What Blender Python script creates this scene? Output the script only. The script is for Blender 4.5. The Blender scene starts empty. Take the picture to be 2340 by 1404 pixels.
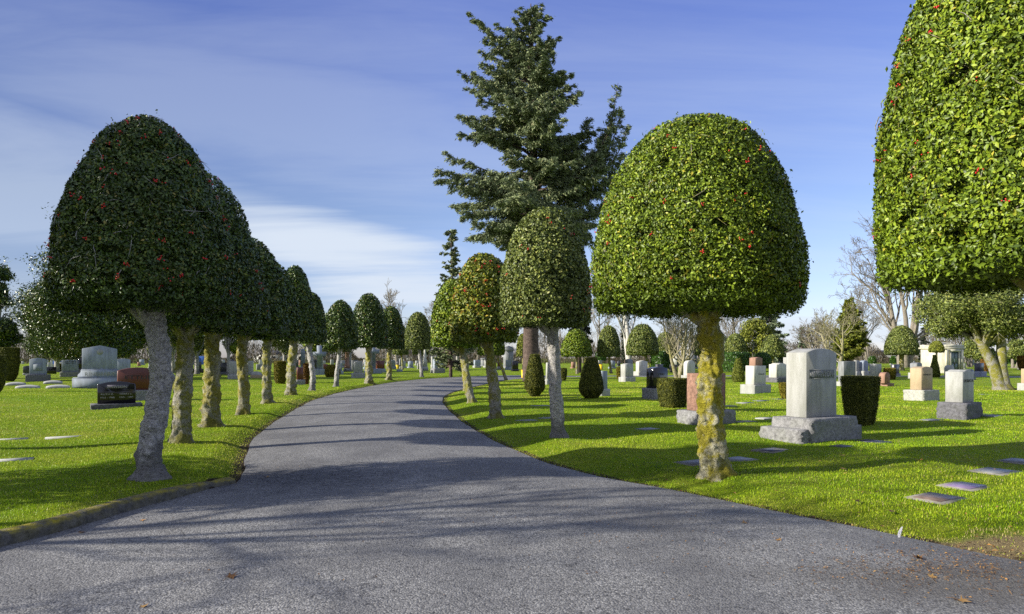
SKYTINT = [(0.0, (0.92, 0.92, 1.25)), (0.07, (1.05, 0.97, 1.2)), (0.2, (1.12, 0.99, 1.12)), (0.46, (0.98, 0.88, 1.34)), (0.8, (1.2, 1.0, 1.3))]
CLOUD = (4.5, 5.0, 5.7)
SKY_STR, SUN_STR, EXPO = 0.092, 5.0, 0.84
FILLCLOUD = (3.2, 3.5, 4.5)
import bpy, bmesh, math, random
import numpy as np
from mathutils import Vector, Matrix, noise as mnoise

R = math.radians
rng = np.random.default_rng(7)
random.seed(7)
scn = bpy.context.scene
col = scn.collection
F, HY, EYE = 1560.0, 818.0, 1.6          # focal length in photo pixels, horizon row, eye height
SUN_AZ, SUN_EL = R(16.0), R(23.0)        # sun stands to the left and a little behind
STONE_AZ = R(32.0)                       # every grave row faces the same way

# ------------------------------------------------------------------ helpers
def at(px, py, z=0.0):
    d = F * (EYE - z) / (py - HY)
    return (px - 1170.0) / F * d, d

def dist(py, z=0.0):
    return F * (EYE - z) / (py - HY)

def zat(py, d):
    return EYE + (HY - py) / F * d

class MB:
    def __init__(s):
        s.v, s.f, s.m, s.t, s.n = [], [], [], [], 0
    def add(s, v, f, m=0, tone=0.5):
        v = np.asarray(v, float).reshape(-1, 3)
        s.v.append(v)
        s.t.append(np.full(len(v), tone) if np.isscalar(tone) else np.asarray(tone, float))
        if isinstance(f, np.ndarray):
            s.f.append(f + s.n); s.m.append(np.full(len(f), m))
        else:
            by = {}
            for q in f: by.setdefault(len(q), []).append(q)
            for k in by:
                a = np.asarray(by[k], int); s.f.append(a + s.n); s.m.append(np.full(len(a), m))
        s.n += len(v)
    def box(s, x0, x1, y0, y1, z0, z1, m=0):
        s.add([(x0,y0,z0),(x1,y0,z0),(x1,y1,z0),(x0,y1,z0),(x0,y0,z1),(x1,y0,z1),(x1,y1,z1),(x0,y1,z1)],
              [(0,3,2,1),(4,5,6,7),(0,1,5,4),(1,2,6,5),(2,3,7,6),(3,0,4,7)], m)
    def tube(s, P, rad, n=8, m=0, cap=True, tone=0.5, wob=None):
        P = np.asarray(P, float); k = len(P)
        rad = np.full(k, rad) if np.isscalar(rad) else np.asarray(rad, float)
        T = np.gradient(P, axis=0); T /= np.linalg.norm(T, axis=1)[:, None] + 1e-9
        ref = np.array([1.0, 0, 0]) if abs(T[0][0]) < 0.8 else np.array([0, 1.0, 0])
        U = np.cross(T, ref); U /= np.linalg.norm(U, axis=1)[:, None] + 1e-9
        W = np.cross(T, U)
        a = np.arange(n) * 2 * math.pi / n
        rr = rad[:, None] * (np.ones((k, n)) if wob is None else wob)
        V = P[:, None, :] + rr[..., None] * (np.cos(a)[None, :, None] * U[:, None, :] + np.sin(a)[None, :, None] * W[:, None, :])
        i = np.arange(k - 1)[:, None] * n; j = np.arange(n)[None, :]; j2 = (j + 1) % n
        q = np.stack([i + j, i + j2, i + n + j2, i + n + j], -1).reshape(-1, 4)
        s.add(V.reshape(-1, 3), q, m, tone)
        if cap:
            base = s.n - k * n
            s.f.append(np.array([list(range(base + n - 1, base - 1, -1))])); s.m.append(np.array([m]))
            s.f.append(np.array([list(range(base + (k-1)*n, base + k*n))])); s.m.append(np.array([m]))
    def build(s, name, mats, parent=None, smooth=False, tone=False, link=True):
        me = bpy.data.meshes.new(name)
        V = np.concatenate(s.v)
        tot = np.concatenate([np.full(len(f), f.shape[1]) for f in s.f])
        li = np.concatenate([f.ravel() for f in s.f])
        me.vertices.add(len(V)); me.vertices.foreach_set('co', V.ravel().astype(np.float32))
        me.loops.add(len(li)); me.loops.foreach_set('vertex_index', li.astype(np.int32))
        me.polygons.add(len(tot))
        st = np.zeros(len(tot), np.int32); st[1:] = np.cumsum(tot)[:-1]
        me.polygons.foreach_set('loop_start', st)
        me.polygons.foreach_set('material_index', np.concatenate(s.m).astype(np.int32))
        if smooth: me.polygons.foreach_set('use_smooth', np.ones(len(tot), bool))
        if tone:
            a = me.attributes.new('tone', 'FLOAT', 'POINT'); a.data.foreach_set('value', np.concatenate(s.t).astype(np.float32))
        for mt in (mats if isinstance(mats, (list, tuple)) else [mats]): me.materials.append(mt)
        me.update(calc_edges=True); me.validate()
        if not link: return me
        o = bpy.data.objects.new(name, me); col.objects.link(o)
        if parent: o.parent = parent
        return o

def tag(o, label=None, cat=None, group=None, kind=None):
    if label: o['label'] = label
    if cat: o['category'] = cat
    if group: o['group'] = group
    if kind: o['kind'] = kind
    return o

def empty(name, x, y, z=0, rz=0, label=None, cat=None, group=None):
    o = bpy.data.objects.new(name, None); col.objects.link(o)
    o.location = (x, y, z); o.rotation_euler = (0, 0, rz); o.empty_display_size = 0.2
    return tag(o, label, cat, group)

def link_mesh(name, me, parent=None):
    o = bpy.data.objects.new(name, me); col.objects.link(o)
    if parent: o.parent = parent
    return o

# ------------------------------------------------------------------ material helpers
def new_mat(name):
    m = bpy.data.materials.new(name); m.use_nodes = True
    nt = m.node_tree; return m, nt, nt.nodes['Principled BSDF']

def nd(nt, typ, **kw):
    n = nt.nodes.new(typ)
    for k, v in kw.items():
        if k.startswith('i_'):
            key = k[2:]; n.inputs[int(key) if key.isdigit() else key.replace('_', ' ')].default_value = v
        else: setattr(n, k, v)
    return n

def ramp(nt, fac, stops, interp='LINEAR'):
    r = nt.nodes.new('ShaderNodeValToRGB'); e = r.color_ramp; e.interpolation = interp
    while len(e.elements) < len(stops): e.elements.new(0.5)
    for q, (p, c) in zip(e.elements, stops):
        q.position = p; q.color = (c[0], c[1], c[2], 1) if not np.isscalar(c) else (c, c, c, 1)
    nt.links.new(fac, r.inputs[0]); return r.outputs[0]

def tex(nt, scale, detail=4, rough=0.55, coord='Object', stretch=None, kind='NOISE', dist=0.0):
    tc = nt.nodes.new('ShaderNodeTexCoord'); src = tc.outputs[coord]
    if stretch:
        mp = nt.nodes.new('ShaderNodeMapping'); mp.inputs['Scale'].default_value = stretch
        nt.links.new(src, mp.inputs[0]); src = mp.outputs[0]
    if kind == 'NOISE':
        n = nd(nt, 'ShaderNodeTexNoise', i_Scale=scale, i_Detail=detail, i_Roughness=rough, i_Distortion=dist); out = n.outputs['Fac']
    else:
        n = nd(nt, 'ShaderNodeTexVoronoi', i_Scale=scale); out = n.outputs['Distance']
    nt.links.new(src, n.inputs['Vector']); return out

def mix(nt, fac, a, b, mode='MIX'):
    n = nt.nodes.new('ShaderNodeMix'); n.data_type = 'RGBA'; n.blend_type = mode
    for ix, v in ((0, fac), (6, a), (7, b)):
        sock = n.inputs[ix]
        if hasattr(v, 'links'): nt.links.new(v, sock)
        elif np.isscalar(v): sock.default_value = float(v) if ix == 0 else (v, v, v, 1)
        else: sock.default_value = (*v, 1)
    return n.outputs[2]

def math_n(nt, op, a, b=0.0, clamp=False):
    n = nt.nodes.new('ShaderNodeMath'); n.operation = op; n.use_clamp = clamp
    for i, v in enumerate((a, b)):
        if hasattr(v, 'links'): nt.links.new(v, n.inputs[i])
        else: n.inputs[i].default_value = v
    return n.outputs[0]

def bump(nt, bs, h, strength, dist):
    b = nd(nt, 'ShaderNodeBump', i_Strength=strength, i_Distance=dist)
    nt.links.new(h, b.inputs['Height']); nt.links.new(b.outputs[0], bs.inputs['Normal'])

def stone_mat(name, c, rough=0.75, speck=0.25, weather=0.35, spec=0.3, bmp=0.15, streak=True):
    m, nt, bs = new_mat(name)
    fine = tex(nt, 90, 3, 0.7); big = tex(nt, 2.2, 5, 0.6)
    base = ramp(nt, fine, [(0.3, tuple(x*(1-speck) for x in c)), (0.7, tuple(min(1, x*(1+speck)) for x in c))])
    st = tex(nt, 3.5, 5, 0.65, stretch=(1.6, 1.6, 0.35)) if streak else big
    dark = ramp(nt, st, [(0.34, (1-weather,)*2 + (1-weather*1.15,)), (0.6, (1, 1, 1))])
    out = mix(nt, 1.0, base, dark, 'MULTIPLY')
    out = mix(nt, ramp(nt, big, [(0.5, 0), (0.78, 0.22)]), out, (c[0]*0.62, c[1]*0.68, c[2]*0.5))
    nt.links.new(out, bs.inputs['Base Color'])
    bs.inputs['Roughness'].default_value = rough; bs.inputs['Specular IOR Level'].default_value = spec
    bump(nt, bs, fine, bmp, 0.004)
    return m

def rock_mat(name, c, dark=0.45):
    m, nt, bs = new_mat(name)
    a = tex(nt, 14, 6, 0.7); b = tex(nt, 3, 4, 0.6); v = tex(nt, 26, 5, 0.7, dist=0.6)
    k = ramp(nt, a, [(0.34, tuple(x*dark for x in c)), (0.62, c)])
    k = mix(nt, ramp(nt, b, [(0.5, 0), (0.8, 0.5)]), k, (c[0]*0.6, c[1]*0.66, c[2]*0.45))
    nt.links.new(k, bs.inputs['Base Color']); bs.inputs['Roughness'].default_value = 0.9
    bs.inputs['Specular IOR Level'].default_value = 0.2
    bump(nt, bs, v, 0.9, 0.03); return m

def leaf_mat(name, stops, rough=0.45, spec=0.3, clump=None):
    m, nt, bs = new_mat(name)
    at_ = nd(nt, 'ShaderNodeAttribute', attribute_name='tone')
    c = ramp(nt, at_.outputs['Fac'], stops)
    if clump:
        c = mix(nt, ramp(nt, tex(nt, clump, 3, 0.6), [(0.42, 0.0), (0.72, 0.45)]), c, tuple(x*0.5 for x in stops[0][1]))
    nt.links.new(c, bs.inputs['Base Color'])
    bs.inputs['Roughness'].default_value = rough; bs.inputs['Specular IOR Level'].default_value = spec
    return m

def bark_mat(name, c1, c2, moss, amount, coord_scale=1.0, foot=0.3):
    m, nt, bs = new_mat(name)
    hz = tex(nt, 16*coord_scale, 6, 0.68, stretch=(0.8, 0.8, 1.3), dist=0.9)
    sp = tex(nt, 38*coord_scale, 4, 0.7)
    base = ramp(nt, hz, [(0.30, tuple(x*0.4 for x in c2)), (0.42, tuple(.5*(x+y) for x, y in zip(c1, c2))), (0.6, c1), (0.8, tuple(min(1, x*1.15) for x in c1))])
    base = mix(nt, ramp(nt, sp, [(0.38, 0.55), (0.52, 0)]), base, tuple(x*0.25 for x in c2))
    mo = tex(nt, 3.2*coord_scale, 6, 0.72)
    mk = ramp(nt, mo, [(0.62 - 0.34*amount, 0), (0.74 - 0.34*amount, 1)])
    mc = ramp(nt, sp, [(0.3, tuple(x*0.4 for x in moss)), (0.62, moss)])
    base = mix(nt, math_n(nt, 'MULTIPLY', mk, min(0.95, 0.35 + amount)), base, mc)
    # dark lichen and damp stain at the foot
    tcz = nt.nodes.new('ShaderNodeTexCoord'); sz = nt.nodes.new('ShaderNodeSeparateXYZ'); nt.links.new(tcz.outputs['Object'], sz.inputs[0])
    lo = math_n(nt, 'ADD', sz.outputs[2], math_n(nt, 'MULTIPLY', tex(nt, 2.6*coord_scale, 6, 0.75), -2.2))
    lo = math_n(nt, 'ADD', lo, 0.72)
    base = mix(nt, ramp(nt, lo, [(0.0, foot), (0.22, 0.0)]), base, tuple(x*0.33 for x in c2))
    nt.links.new(base, bs.inputs['Base Color']); bs.inputs['Roughness'].default_value = 0.85
    bs.inputs['Specular IOR Level'].default_value = 0.25
    bump(nt, bs, math_n(nt, 'ADD', hz, math_n(nt, 'MULTIPLY', sp, 0.5)), 1.0, 0.045); return m

def flat_mat(name, c, rough=0.6, spec=0.4, var=0.2, scale=8):
    m, nt, bs = new_mat(name)
    k = ramp(nt, tex(nt, scale, 5, 0.6), [(0.3, tuple(x*(1-var) for x in c)), (0.7, tuple(min(1, x*(1+var)) for x in c))])
    nt.links.new(k, bs.inputs['Base Color']); bs.inputs['Roughness'].default_value = rough
    bs.inputs['Specular IOR Level'].default_value = spec; return m

M = {}
M['granite'] = stone_mat('pale_granite', (0.36, 0.365, 0.355), weather=0.3)
M['marble'] = stone_mat('white_marble', (0.52, 0.52, 0.48), weather=0.28, speck=0.1)
M['grey'] = stone_mat('grey_granite', (0.24, 0.25, 0.27), weather=0.4)
M['blue'] = stone_mat('blue_grey_granite', (0.27, 0.31, 0.38), weather=0.3)
M['dark'] = stone_mat('dark_granite', (0.055, 0.055, 0.065), rough=0.3, spec=0.5, weather=0.2)
M['black'] = stone_mat('polished_black_granite', (0.012, 0.011, 0.014), rough=0.12, spec=0.6, weather=0.1, bmp=0.02)
M['red'] = stone_mat('red_granite', (0.115, 0.03, 0.02), rough=0.35, spec=0.5, weather=0.2)
M['pink'] = stone_mat('pink_brown_granite', (0.32, 0.19, 0.14), weather=0.3)
M['tan'] = stone_mat('tan_granite', (0.40, 0.31, 0.20), weather=0.15)
M['rock'] = rock_mat('rough_grey_rock', (0.30, 0.30, 0.31))
M['rockdark'] = rock_mat('rough_dark_rock', (0.17, 0.17, 0.19))
M['rockpale'] = rock_mat('rough_pale_rock', (0.46, 0.46, 0.42), 0.6)
M['rockpink'] = rock_mat('rough_pink_rock', (0.34, 0.20, 0.15), 0.5)
M['ink'] = flat_mat('dark_letter_paint', (0.03, 0.03, 0.035), var=0.3)
M['pale_ink'] = flat_mat('pale_letter_frosting', (0.42, 0.40, 0.42), var=0.3)
M['panel'] = flat_mat('frosted_panel', (0.10, 0.09, 0.13), var=0.3, scale=20)
M['bronze'] = flat_mat('brown_bronze', (0.13, 0.095, 0.08), rough=0.45, var=0.35, scale=14)
M['purple'] = flat_mat('purple_granite', (0.17, 0.13, 0.235), rough=0.4, var=0.2, scale=20)
M['slab'] = flat_mat('grey_slab', (0.15, 0.16, 0.175), rough=0.5, var=0.2, scale=20)
M['darkslab'] = flat_mat('dark_slab', (0.045, 0.045, 0.07), rough=0.3, var=0.3, scale=20)
M['concrete'] = flat_mat('old_concrete', (0.21, 0.20, 0.175), rough=0.9, var=0.3, scale=14)

HOLLY = [(0.0, (0.035, 0.065, 0.006)), (0.4, (0.115, 0.175, 0.010)), (0.8, (0.215, 0.30, 0.018)), (0.96, (0.31, 0.38, 0.03)), (1.0, (0.40, 0.34, 0.04))]
M['hollydeep'] = leaf_mat('deep_green_holly_leaves', [(0.0, (0.016, 0.036, 0.008)), (0.45, (0.046, 0.088, 0.012)), (0.85, (0.095, 0.145, 0.018)), (0.97, (0.17, 0.19, 0.03)), (1.0, (0.28, 0.22, 0.04))], rough=0.36, spec=0.38, clump=2.0)
M['holly'] = leaf_mat('holly_leaves', HOLLY, clump=2.2)
M['hollygold'] = leaf_mat('yellowing_holly_leaves', [(0, (0.045, 0.075, 0.008)), (0.5, (0.135, 0.175, 0.014)), (0.88, (0.27, 0.28, 0.02)), (1, (0.38, 0.24, 0.03))], clump=2.2)
M['hollygrey'] = leaf_mat('grey_green_holly_leaves', [(0, (0.04, 0.06, 0.016)), (0.5, (0.13, 0.17, 0.035)), (0.9, (0.25, 0.29, 0.06)), (1, (0.34, 0.34, 0.09))], clump=2.2)
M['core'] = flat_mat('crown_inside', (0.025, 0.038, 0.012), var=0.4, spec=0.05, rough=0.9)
M['yew'] = leaf_mat('yew_needles', [(0, (0.034, 0.044, 0.008)), (0.6, (0.125, 0.135, 0.016)), (1, (0.27, 0.25, 0.03))], 0.6, 0.25, clump=5)
M['yewgold'] = leaf_mat('golden_yew_needles', [(0, (0.07, 0.06, 0.006)), (0.6, (0.22, 0.19, 0.015)), (1, (0.36, 0.27, 0.03))], 0.6, 0.25, clump=5)
M['yewrust'] = leaf_mat('rusty_yew_needles', [(0, (0.06, 0.03, 0.006)), (0.6, (0.20, 0.10, 0.012)), (1, (0.32, 0.17, 0.02))], 0.6, 0.25, clump=5)
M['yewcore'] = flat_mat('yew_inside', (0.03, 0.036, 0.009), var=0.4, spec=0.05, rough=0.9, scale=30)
M['laurel'] = leaf_mat('laurel_leaves', [(0, (0.015, 0.04, 0.006)), (0.6, (0.05, 0.13, 0.012)), (1, (0.12, 0.22, 0.03))], 0.35, 0.5)
M['fir'] = leaf_mat('fir_needles', [(0, (0.045, 0.066, 0.034)), (0.5, (0.135, 0.175, 0.082)), (0.9, (0.25, 0.295, 0.135)), (1, (0.3, 0.29, 0.14))], 0.6, 0.3)
M['spruce'] = leaf_mat('blue_green_needles', [(0, (0.05, 0.075, 0.045)), (0.6, (0.16, 0.21, 0.12)), (1, (0.26, 0.3, 0.18))], 0.6, 0.3)
M['cypress'] = leaf_mat('yellow_green_sprays', [(0, (0.045, 0.06, 0.01)), (0.6, (0.16, 0.19, 0.018)), (1, (0.26, 0.27, 0.035))], 0.6, 0.3)
M['deodar'] = leaf_mat('dark_conifer_sprays', [(0, (0.012, 0.018, 0.012)), (0.6, (0.03, 0.042, 0.026)), (1, (0.06, 0.07, 0.04))], 0.6, 0.3)
M['brush'] = leaf_mat('winter_brush', [(0, (0.04, 0.034, 0.024)), (0.6, (0.10, 0.085, 0.06)), (0.9, (0.15, 0.125, 0.088)), (1, (0.09, 0.10, 0.035))], 0.9, 0.1)
MOSS = (0.31, 0.27, 0.03)
M['bark0'] = bark_mat('grey_holly_bark', (0.52, 0.505, 0.49), (0.19, 0.18, 0.175), (0.24, 0.24, 0.05), 0.14, foot=0.6)
M['bark1'] = bark_mat('mossy_holly_bark', (0.42, 0.40, 0.35), (0.18, 0.17, 0.14), (0.27, 0.26, 0.022), 0.56)
M['bark2'] = bark_mat('yellow_mossy_holly_bark', (0.40, 0.38, 0.29), (0.17, 0.16, 0.10), (0.28, 0.25, 0.02), 0.56, foot=0.25)
M['bark3'] = bark_mat('strong_yellow_mossy_bark', (0.52, 0.50, 0.38), (0.23, 0.215, 0.14), (0.43, 0.38, 0.018), 0.6, foot=0.25)  # strongest yellow moss, on the round domed holly's trunk
M['firbark'] = bark_mat('fir_bark', (0.13, 0.095, 0.078), (0.05, 0.036, 0.03), (0.1, 0.09, 0.04), 0.0, 0.25)
M['twig'] = bark_mat('bare_grey_bark', (0.27, 0.24, 0.20), (0.15, 0.13, 0.105), (0.2, 0.19, 0.06), 0.2, 0.3)
M['paletwig'] = bark_mat('pale_mossy_bark', (0.36, 0.33, 0.22), (0.2, 0.18, 0.12), (0.26, 0.25, 0.05), 0.4, 0.5)
M['birch'] = bark_mat('white_birch_bark', (0.62, 0.60, 0.56), (0.3, 0.28, 0.26), (0.2, 0.19, 0.06), 0.05, 0.6)
M['berry'] = flat_mat('red_berry', (0.52, 0.012, 0.012), rough=0.25, spec=0.5, var=0.2)

# ------------------------------------------------------------------ ground and road
KERB_TOP = 0.0
ROAD_Z = -0.11
def rp(px, py): return at(px, py, ROAD_Z)
left_px = [(497,1112),(540,1104),(558,1078),(560,1052),(566,1024),(590,994),(625,966),(668,940),(720,914),(800,892),(900,874),(990,865),(1080,860.5),(1180,858)]
right_px = [(2340,1284),(2100,1234),(1900,1193),(1700,1153),(1500,1113),(1350,1085),(1230,1050),(1130,1008),(1062,968),(1020,932),(1013,908),(1040,894),(1100,880),(1160,869)]
KERB = [(-11.0,-3.0),(-8.6,-0.6),(-6.7,1.6),(-5.5,3.6)] + [rp(0,1250), rp(130,1217), rp(300,1166), rp(430,1131), rp(497,1112)]
left_edge = [(-26.0,-14.0)] + KERB + [rp(*p) for p in left_px[1:]] + [(4.5,64.5),(12,66),(30,66),(60,60)]
right_edge = [(34,-9),(16,-1.4),(9,2.2),(6.0,4.1)] + [rp(*p) for p in right_px] + [(3.5,56.5),(10,59),(30,59),(60,53)]

def resample(P, n):
    P = np.array(P, float)
    # smooth by Catmull-Rom on chord length
    d = np.r_[0, np.cumsum(np.linalg.norm(np.diff(P, axis=0), axis=1))]
    out = []
    for u in np.linspace(0, d[-1], n):
        i = min(max(np.searchsorted(d, u) - 1, 0), len(P) - 2)
        t = (u - d[i]) / (d[i+1] - d[i] + 1e-9)
        p0, p1, p2, p3 = P[max(i-1,0)], P[i], P[i+1], P[min(i+2,len(P)-1)]
        m1 = (p2 - p0) * 0.5 * min(1, np.linalg.norm(p2-p1)/(np.linalg.norm(p1-p0)+1e-6)) if i > 0 else (p2 - p1)
        m2 = (p3 - p1) * 0.5 * min(1, np.linalg.norm(p2-p1)/(np.linalg.norm(p3-p2)+1e-6)) if i < len(P)-2 else (p2 - p1)
        out.append((2*t**3-3*t*t+1)*p1 + (t**3-2*t*t+t)*m1 + (-2*t**3+3*t*t)*p2 + (t**3-t*t)*m2)
    return np.array(out)
NS = 420
LE, RE = resample(left_edge, NS), resample(right_edge, NS)
jag = lambda a, s: np.stack([np.interp(np.linspace(0, 1, NS), np.linspace(0, 1, 260), rng.normal(0, s, 260)) for _ in range(2)], 1)
RE = RE + jag(RE, 0.018)
kend = np.array(KERB[-1])
ik = int(np.argmin(np.linalg.norm(LE - kend, axis=1)))
jl = jag(LE, 0.02); jl[:ik+3] = 0; LE = LE + jl
POLY = np.concatenate([LE, RE[::-1]])

def edge_dist(P):
    """signed distance to the road outline (positive outside), and whether the nearest edge is the kerbed one"""
    P = np.asarray(P, float).reshape(-1, 2)
    A = POLY[::3]; Bp = np.roll(A, -1, axis=0)
    best = np.full(len(P), 1e9); idx = np.zeros(len(P), int)
    ins = np.zeros(len(P), bool)
    for k in range(0, len(P), 8000):
        Q = P[k:k+8000]
        ab = Bp - A
        t = np.clip(((Q[:,None,:]-A[None])*ab[None]).sum(-1) / ((ab**2).sum(-1)+1e-12)[None], 0, 1)
        dd = np.linalg.norm(Q[:,None,:]-(A[None]+t[...,None]*ab[None]), axis=-1)
        idx[k:k+8000] = dd.argmin(1); best[k:k+8000] = dd.min(1)
        y = Q[:,1][:,None]; x = Q[:,0][:,None]
        c = ((A[None,:,1] > y) != (Bp[None,:,1] > y)) & (x < (Bp[None,:,0]-A[None,:,0])*(y-A[None,:,1])/(Bp[None,:,1]-A[None,:,1]+1e-12)+A[None,:,0])
        ins[k:k+8000] = c.sum(1) % 2 == 1
    return np.where(ins, -best, best), (idx*3 <= ik)

def sstep(a, b, x):
    t = np.clip((x-a)/(b-a), 0, 1); return t*t*(3-2*t)

def undul(x, y):
    return (0.022*np.sin(1.1*x+0.6*y+1)+0.018*np.sin(-0.7*x+1.5*y+2)+0.012*np.sin(2.3*x+1.9*y)+0.008*np.sin(3.1*x-2.7*y+4))

def ground_z(x, y, full=False):
    x = np.atleast_1d(np.asarray(x, float)); y = np.atleast_1d(np.asarray(y, float))
    s, kb = edge_dist(np.stack([x, y], 1))
    left = x < -3.2
    w = np.where(kb, sstep(0.03, 0.14, s), np.where(left, sstep(0.0, 0.55, s), sstep(0.0, 1.1, s)))
    z = (ROAD_Z - 0.025) * (1 - w) + w * (undul(x, y) * sstep(0.1, 1.2, s) - np.where(kb, 0.012, 0.0))
    return (z, s) if full else z

def gz(x, y): return float(ground_z(x, y)[0])

def axis(parts):
    out = [parts[0][0]]
    for a, b, st in parts: out += list(np.linspace(a, b, max(1, int(round((b-a)/st)))+1)[1:])
    return np.array(out)
gx = axis([(-900,-120,60),(-120,-40,6),(-40,-14,1.0),(-14,-9.5,0.35),(-9.5,7.5,0.12),(7.5,14,0.35),(14,45,1.0),(45,120,6),(120,900,60)])
gy = axis([(-60,-8,4),(-8,3,0.5),(3,14,0.11),(14,30,0.22),(30,68,0.4),(68,120,2),(120,300,12),(300,1500,80)])
X, Y = np.meshgrid(gx, gy, indexing='ij')
near = (np.abs(X) < 62) & (Y > -16) & (Y < 72)
Z = undul(X, Y); SD = np.full(X.shape, 9.0)
zz, ss = ground_z(X[near], Y[near], True); Z[near] = zz; SD[near] = ss
# lookup of the same fields for the many small things
lx = np.linspace(-48, 48, 801); ly = np.linspace(0, 50, 501)
def bil(T, x, y):
    u = np.clip((x-lx[0])/(lx[1]-lx[0]), 0, len(lx)-1.001); v = np.clip((y-ly[0])/(ly[1]-ly[0]), 0, len(ly)-1.001)
    i = u.astype(int); j = v.astype(int); a = u-i; c = v-j
    return T[i, j]*(1-a)*(1-c)+T[i+1, j]*a*(1-c)+T[i, j+1]*(1-a)*c+T[i+1, j+1]*a*c
LX, LY = np.meshgrid(lx, ly, indexing='ij')
TS, TK = edge_dist(np.stack([LX.ravel(), LY.ravel()], 1)); TS = TS.reshape(LX.shape); TK = TK.reshape(LX.shape).astype(float)
def edge_fast(x, y): return bil(TS, x, y), bil(TK, x, y) > .5
def gz_fast(x, y):
    s, kb = edge_fast(x, y)
    w = np.where(kb, sstep(0.03, 0.14, s), np.where(x < -3.2, sstep(0.0, 0.55, s), sstep(0.0, 1.1, s)))
    return (ROAD_Z - 0.025) * (1 - w) + w * (undul(x, y) * sstep(0.1, 1.2, s) - np.where(kb, 0.012, 0.0))
b = MB()
nx, ny = X.shape
ii, jj = np.meshgrid(np.arange(nx-1), np.arange(ny-1), indexing='ij')
q = np.stack([ii*ny+jj, (ii+1)*ny+jj, (ii+1)*ny+jj+1, ii*ny+jj+1], -1).reshape(-1, 4)
b.add(np.stack([X, Y, Z], -1).reshape(-1, 3), q, 0, np.clip(SD.ravel(), -1, 2))

def lawn_colour(nt, pos_coord):
    big = tex(nt, 0.45, 4, 0.6, coord=pos_coord); mid = tex(nt, 2.6, 5, 0.65, coord=pos_coord)
    g = ramp(nt, mid, [(0.3, (0.14, 0.25, 0.006)), (0.5, (0.22, 0.33, 0.009)), (0.72, (0.31, 0.39, 0.018))])
    y = ramp(nt, mid, [(0.3, (0.33, 0.36, 0.025)), (0.7, (0.42, 0.40, 0.09))])
    return mix(nt, ramp(nt, big, [(0.48, 0.05), (0.68, 0.8)]), g, y)

m, nt, bs = new_mat('lawn_turf')
c = lawn_colour(nt, 'Object')
fine = tex(nt, 22, 5, 0.75); far = tex(nt, 5, 6, 0.75, stretch=(1, 2.2, 1))
c = mix(nt, ramp(nt, fine, [(0.34, 0.65), (0.6, 0)]), c, (0.05, 0.085, 0.008))
c = mix(nt, ramp(nt, far, [(0.36, 0.45), (0.55, 0)]), c, (0.08, 0.145, 0.006))
sd = nd(nt, 'ShaderNodeAttribute', attribute_name='tone')
soil = ramp(nt, tex(nt, 18, 5, 0.7), [(0.3, (0.018, 0.014, 0.010)), (0.7, (0.085, 0.065, 0.042))])
edge = math_n(nt, 'SUBTRACT', sd.outputs['Fac'], math_n(nt, 'MULTIPLY', tex(nt, 5, 5, 0.7), 0.28))
c = mix(nt, ramp(nt, edge, [(0.0, 1), (0.05, 0)]), c, soil)
# worn bare earth near the road on the right
geo = nd(nt, 'ShaderNodeNewGeometry'); sub = nd(nt, 'ShaderNodeVectorMath', operation='SUBTRACT'); sub.inputs[1].default_value = (4.35, 6.15, 0)
nt.links.new(geo.outputs['Position'], sub.inputs[0]); sc_ = nd(nt, 'ShaderNodeVectorMath', operation='MULTIPLY'); sc_.inputs[1].default_value = (1.4, 2.6, 0)
nt.links.new(sub.outputs[0], sc_.inputs[0]); ln = nd(nt, 'ShaderNodeVectorMath', operation='LENGTH'); nt.links.new(sc_.outputs[0], ln.inputs[0])
wear = math_n(nt, 'ADD', ln.outputs['Value'], math_n(nt, 'MULTIPLY', tex(nt, 4, 5, 0.7), 1.1))
c = mix(nt, ramp(nt, math_n(nt, 'MULTIPLY', wear, .5), [(.52, 0.95), (.75, 0)]), c, mix(nt, 0.65, soil, (0.34, 0.26, 0.15)))
nt.links.new(c, bs.inputs['Base Color']); bs.inputs['Roughness'].default_value = 0.9; bs.inputs['Specular IOR Level'].default_value = 0.1
bump(nt, bs, math_n(nt, 'ADD', fine, math_n(nt, 'MULTIPLY', far, 2.0)), 1.0, 0.05)
tag(b.build('lawn', m, smooth=True, tone=True), kind='structure')

# road: strip between both edges with a slight camber
m, nt, bs = new_mat('worn_asphalt')
agg = nd(nt, 'ShaderNodeTexVoronoi', i_Scale=68.0); agg.feature = 'F1'
tc = nd(nt, 'ShaderNodeTexCoord'); nt.links.new(tc.outputs['Object'], agg.inputs['Vector'])
big = tex(nt, 0.55, 5, 0.6); pit = tex(nt, 30, 4, 0.7); lane = tex(nt, 1.6, 5, 0.65, stretch=(1, 0.3, 1))
chips = ramp(nt, agg.outputs['Color'], [(0.2, (0.135, 0.135, 0.137)), (0.6, (0.225, 0.225, 0.227)), (0.9, (0.36, 0.358, 0.355))])
smooth_c = ramp(nt, pit, [(0.3, (0.09, 0.091, 0.097)), (0.7, (0.145, 0.146, 0.154))])
worn = ramp(nt, big, [(0.40, 0.35), (0.56, 1)])
c = mix(nt, worn, smooth_c, chips)
c = mix(nt, ramp(nt, agg.outputs['Distance'], [(0.55, 0), (0.85, 0.75)]), c, (0.06, 0.06, 0.06))
c = mix(nt, ramp(nt, pit, [(0.33, 0.95), (0.44, 0)]), c, (0.022, 0.022, 0.026))
c = mix(nt, ramp(nt, lane, [(0.30, 0.40), (0.52, 0)]), c, (0.09, 0.089, 0.092))
crk = nd(nt, 'ShaderNodeTexVoronoi', i_Scale=0.55); crk.feature = 'DISTANCE_TO_EDGE'
wv = nd(nt, 'ShaderNodeTexNoise', i_Scale=1.8, i_Detail=6.0); nt.links.new(tc.outputs['Object'], wv.inputs['Vector'])
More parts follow.
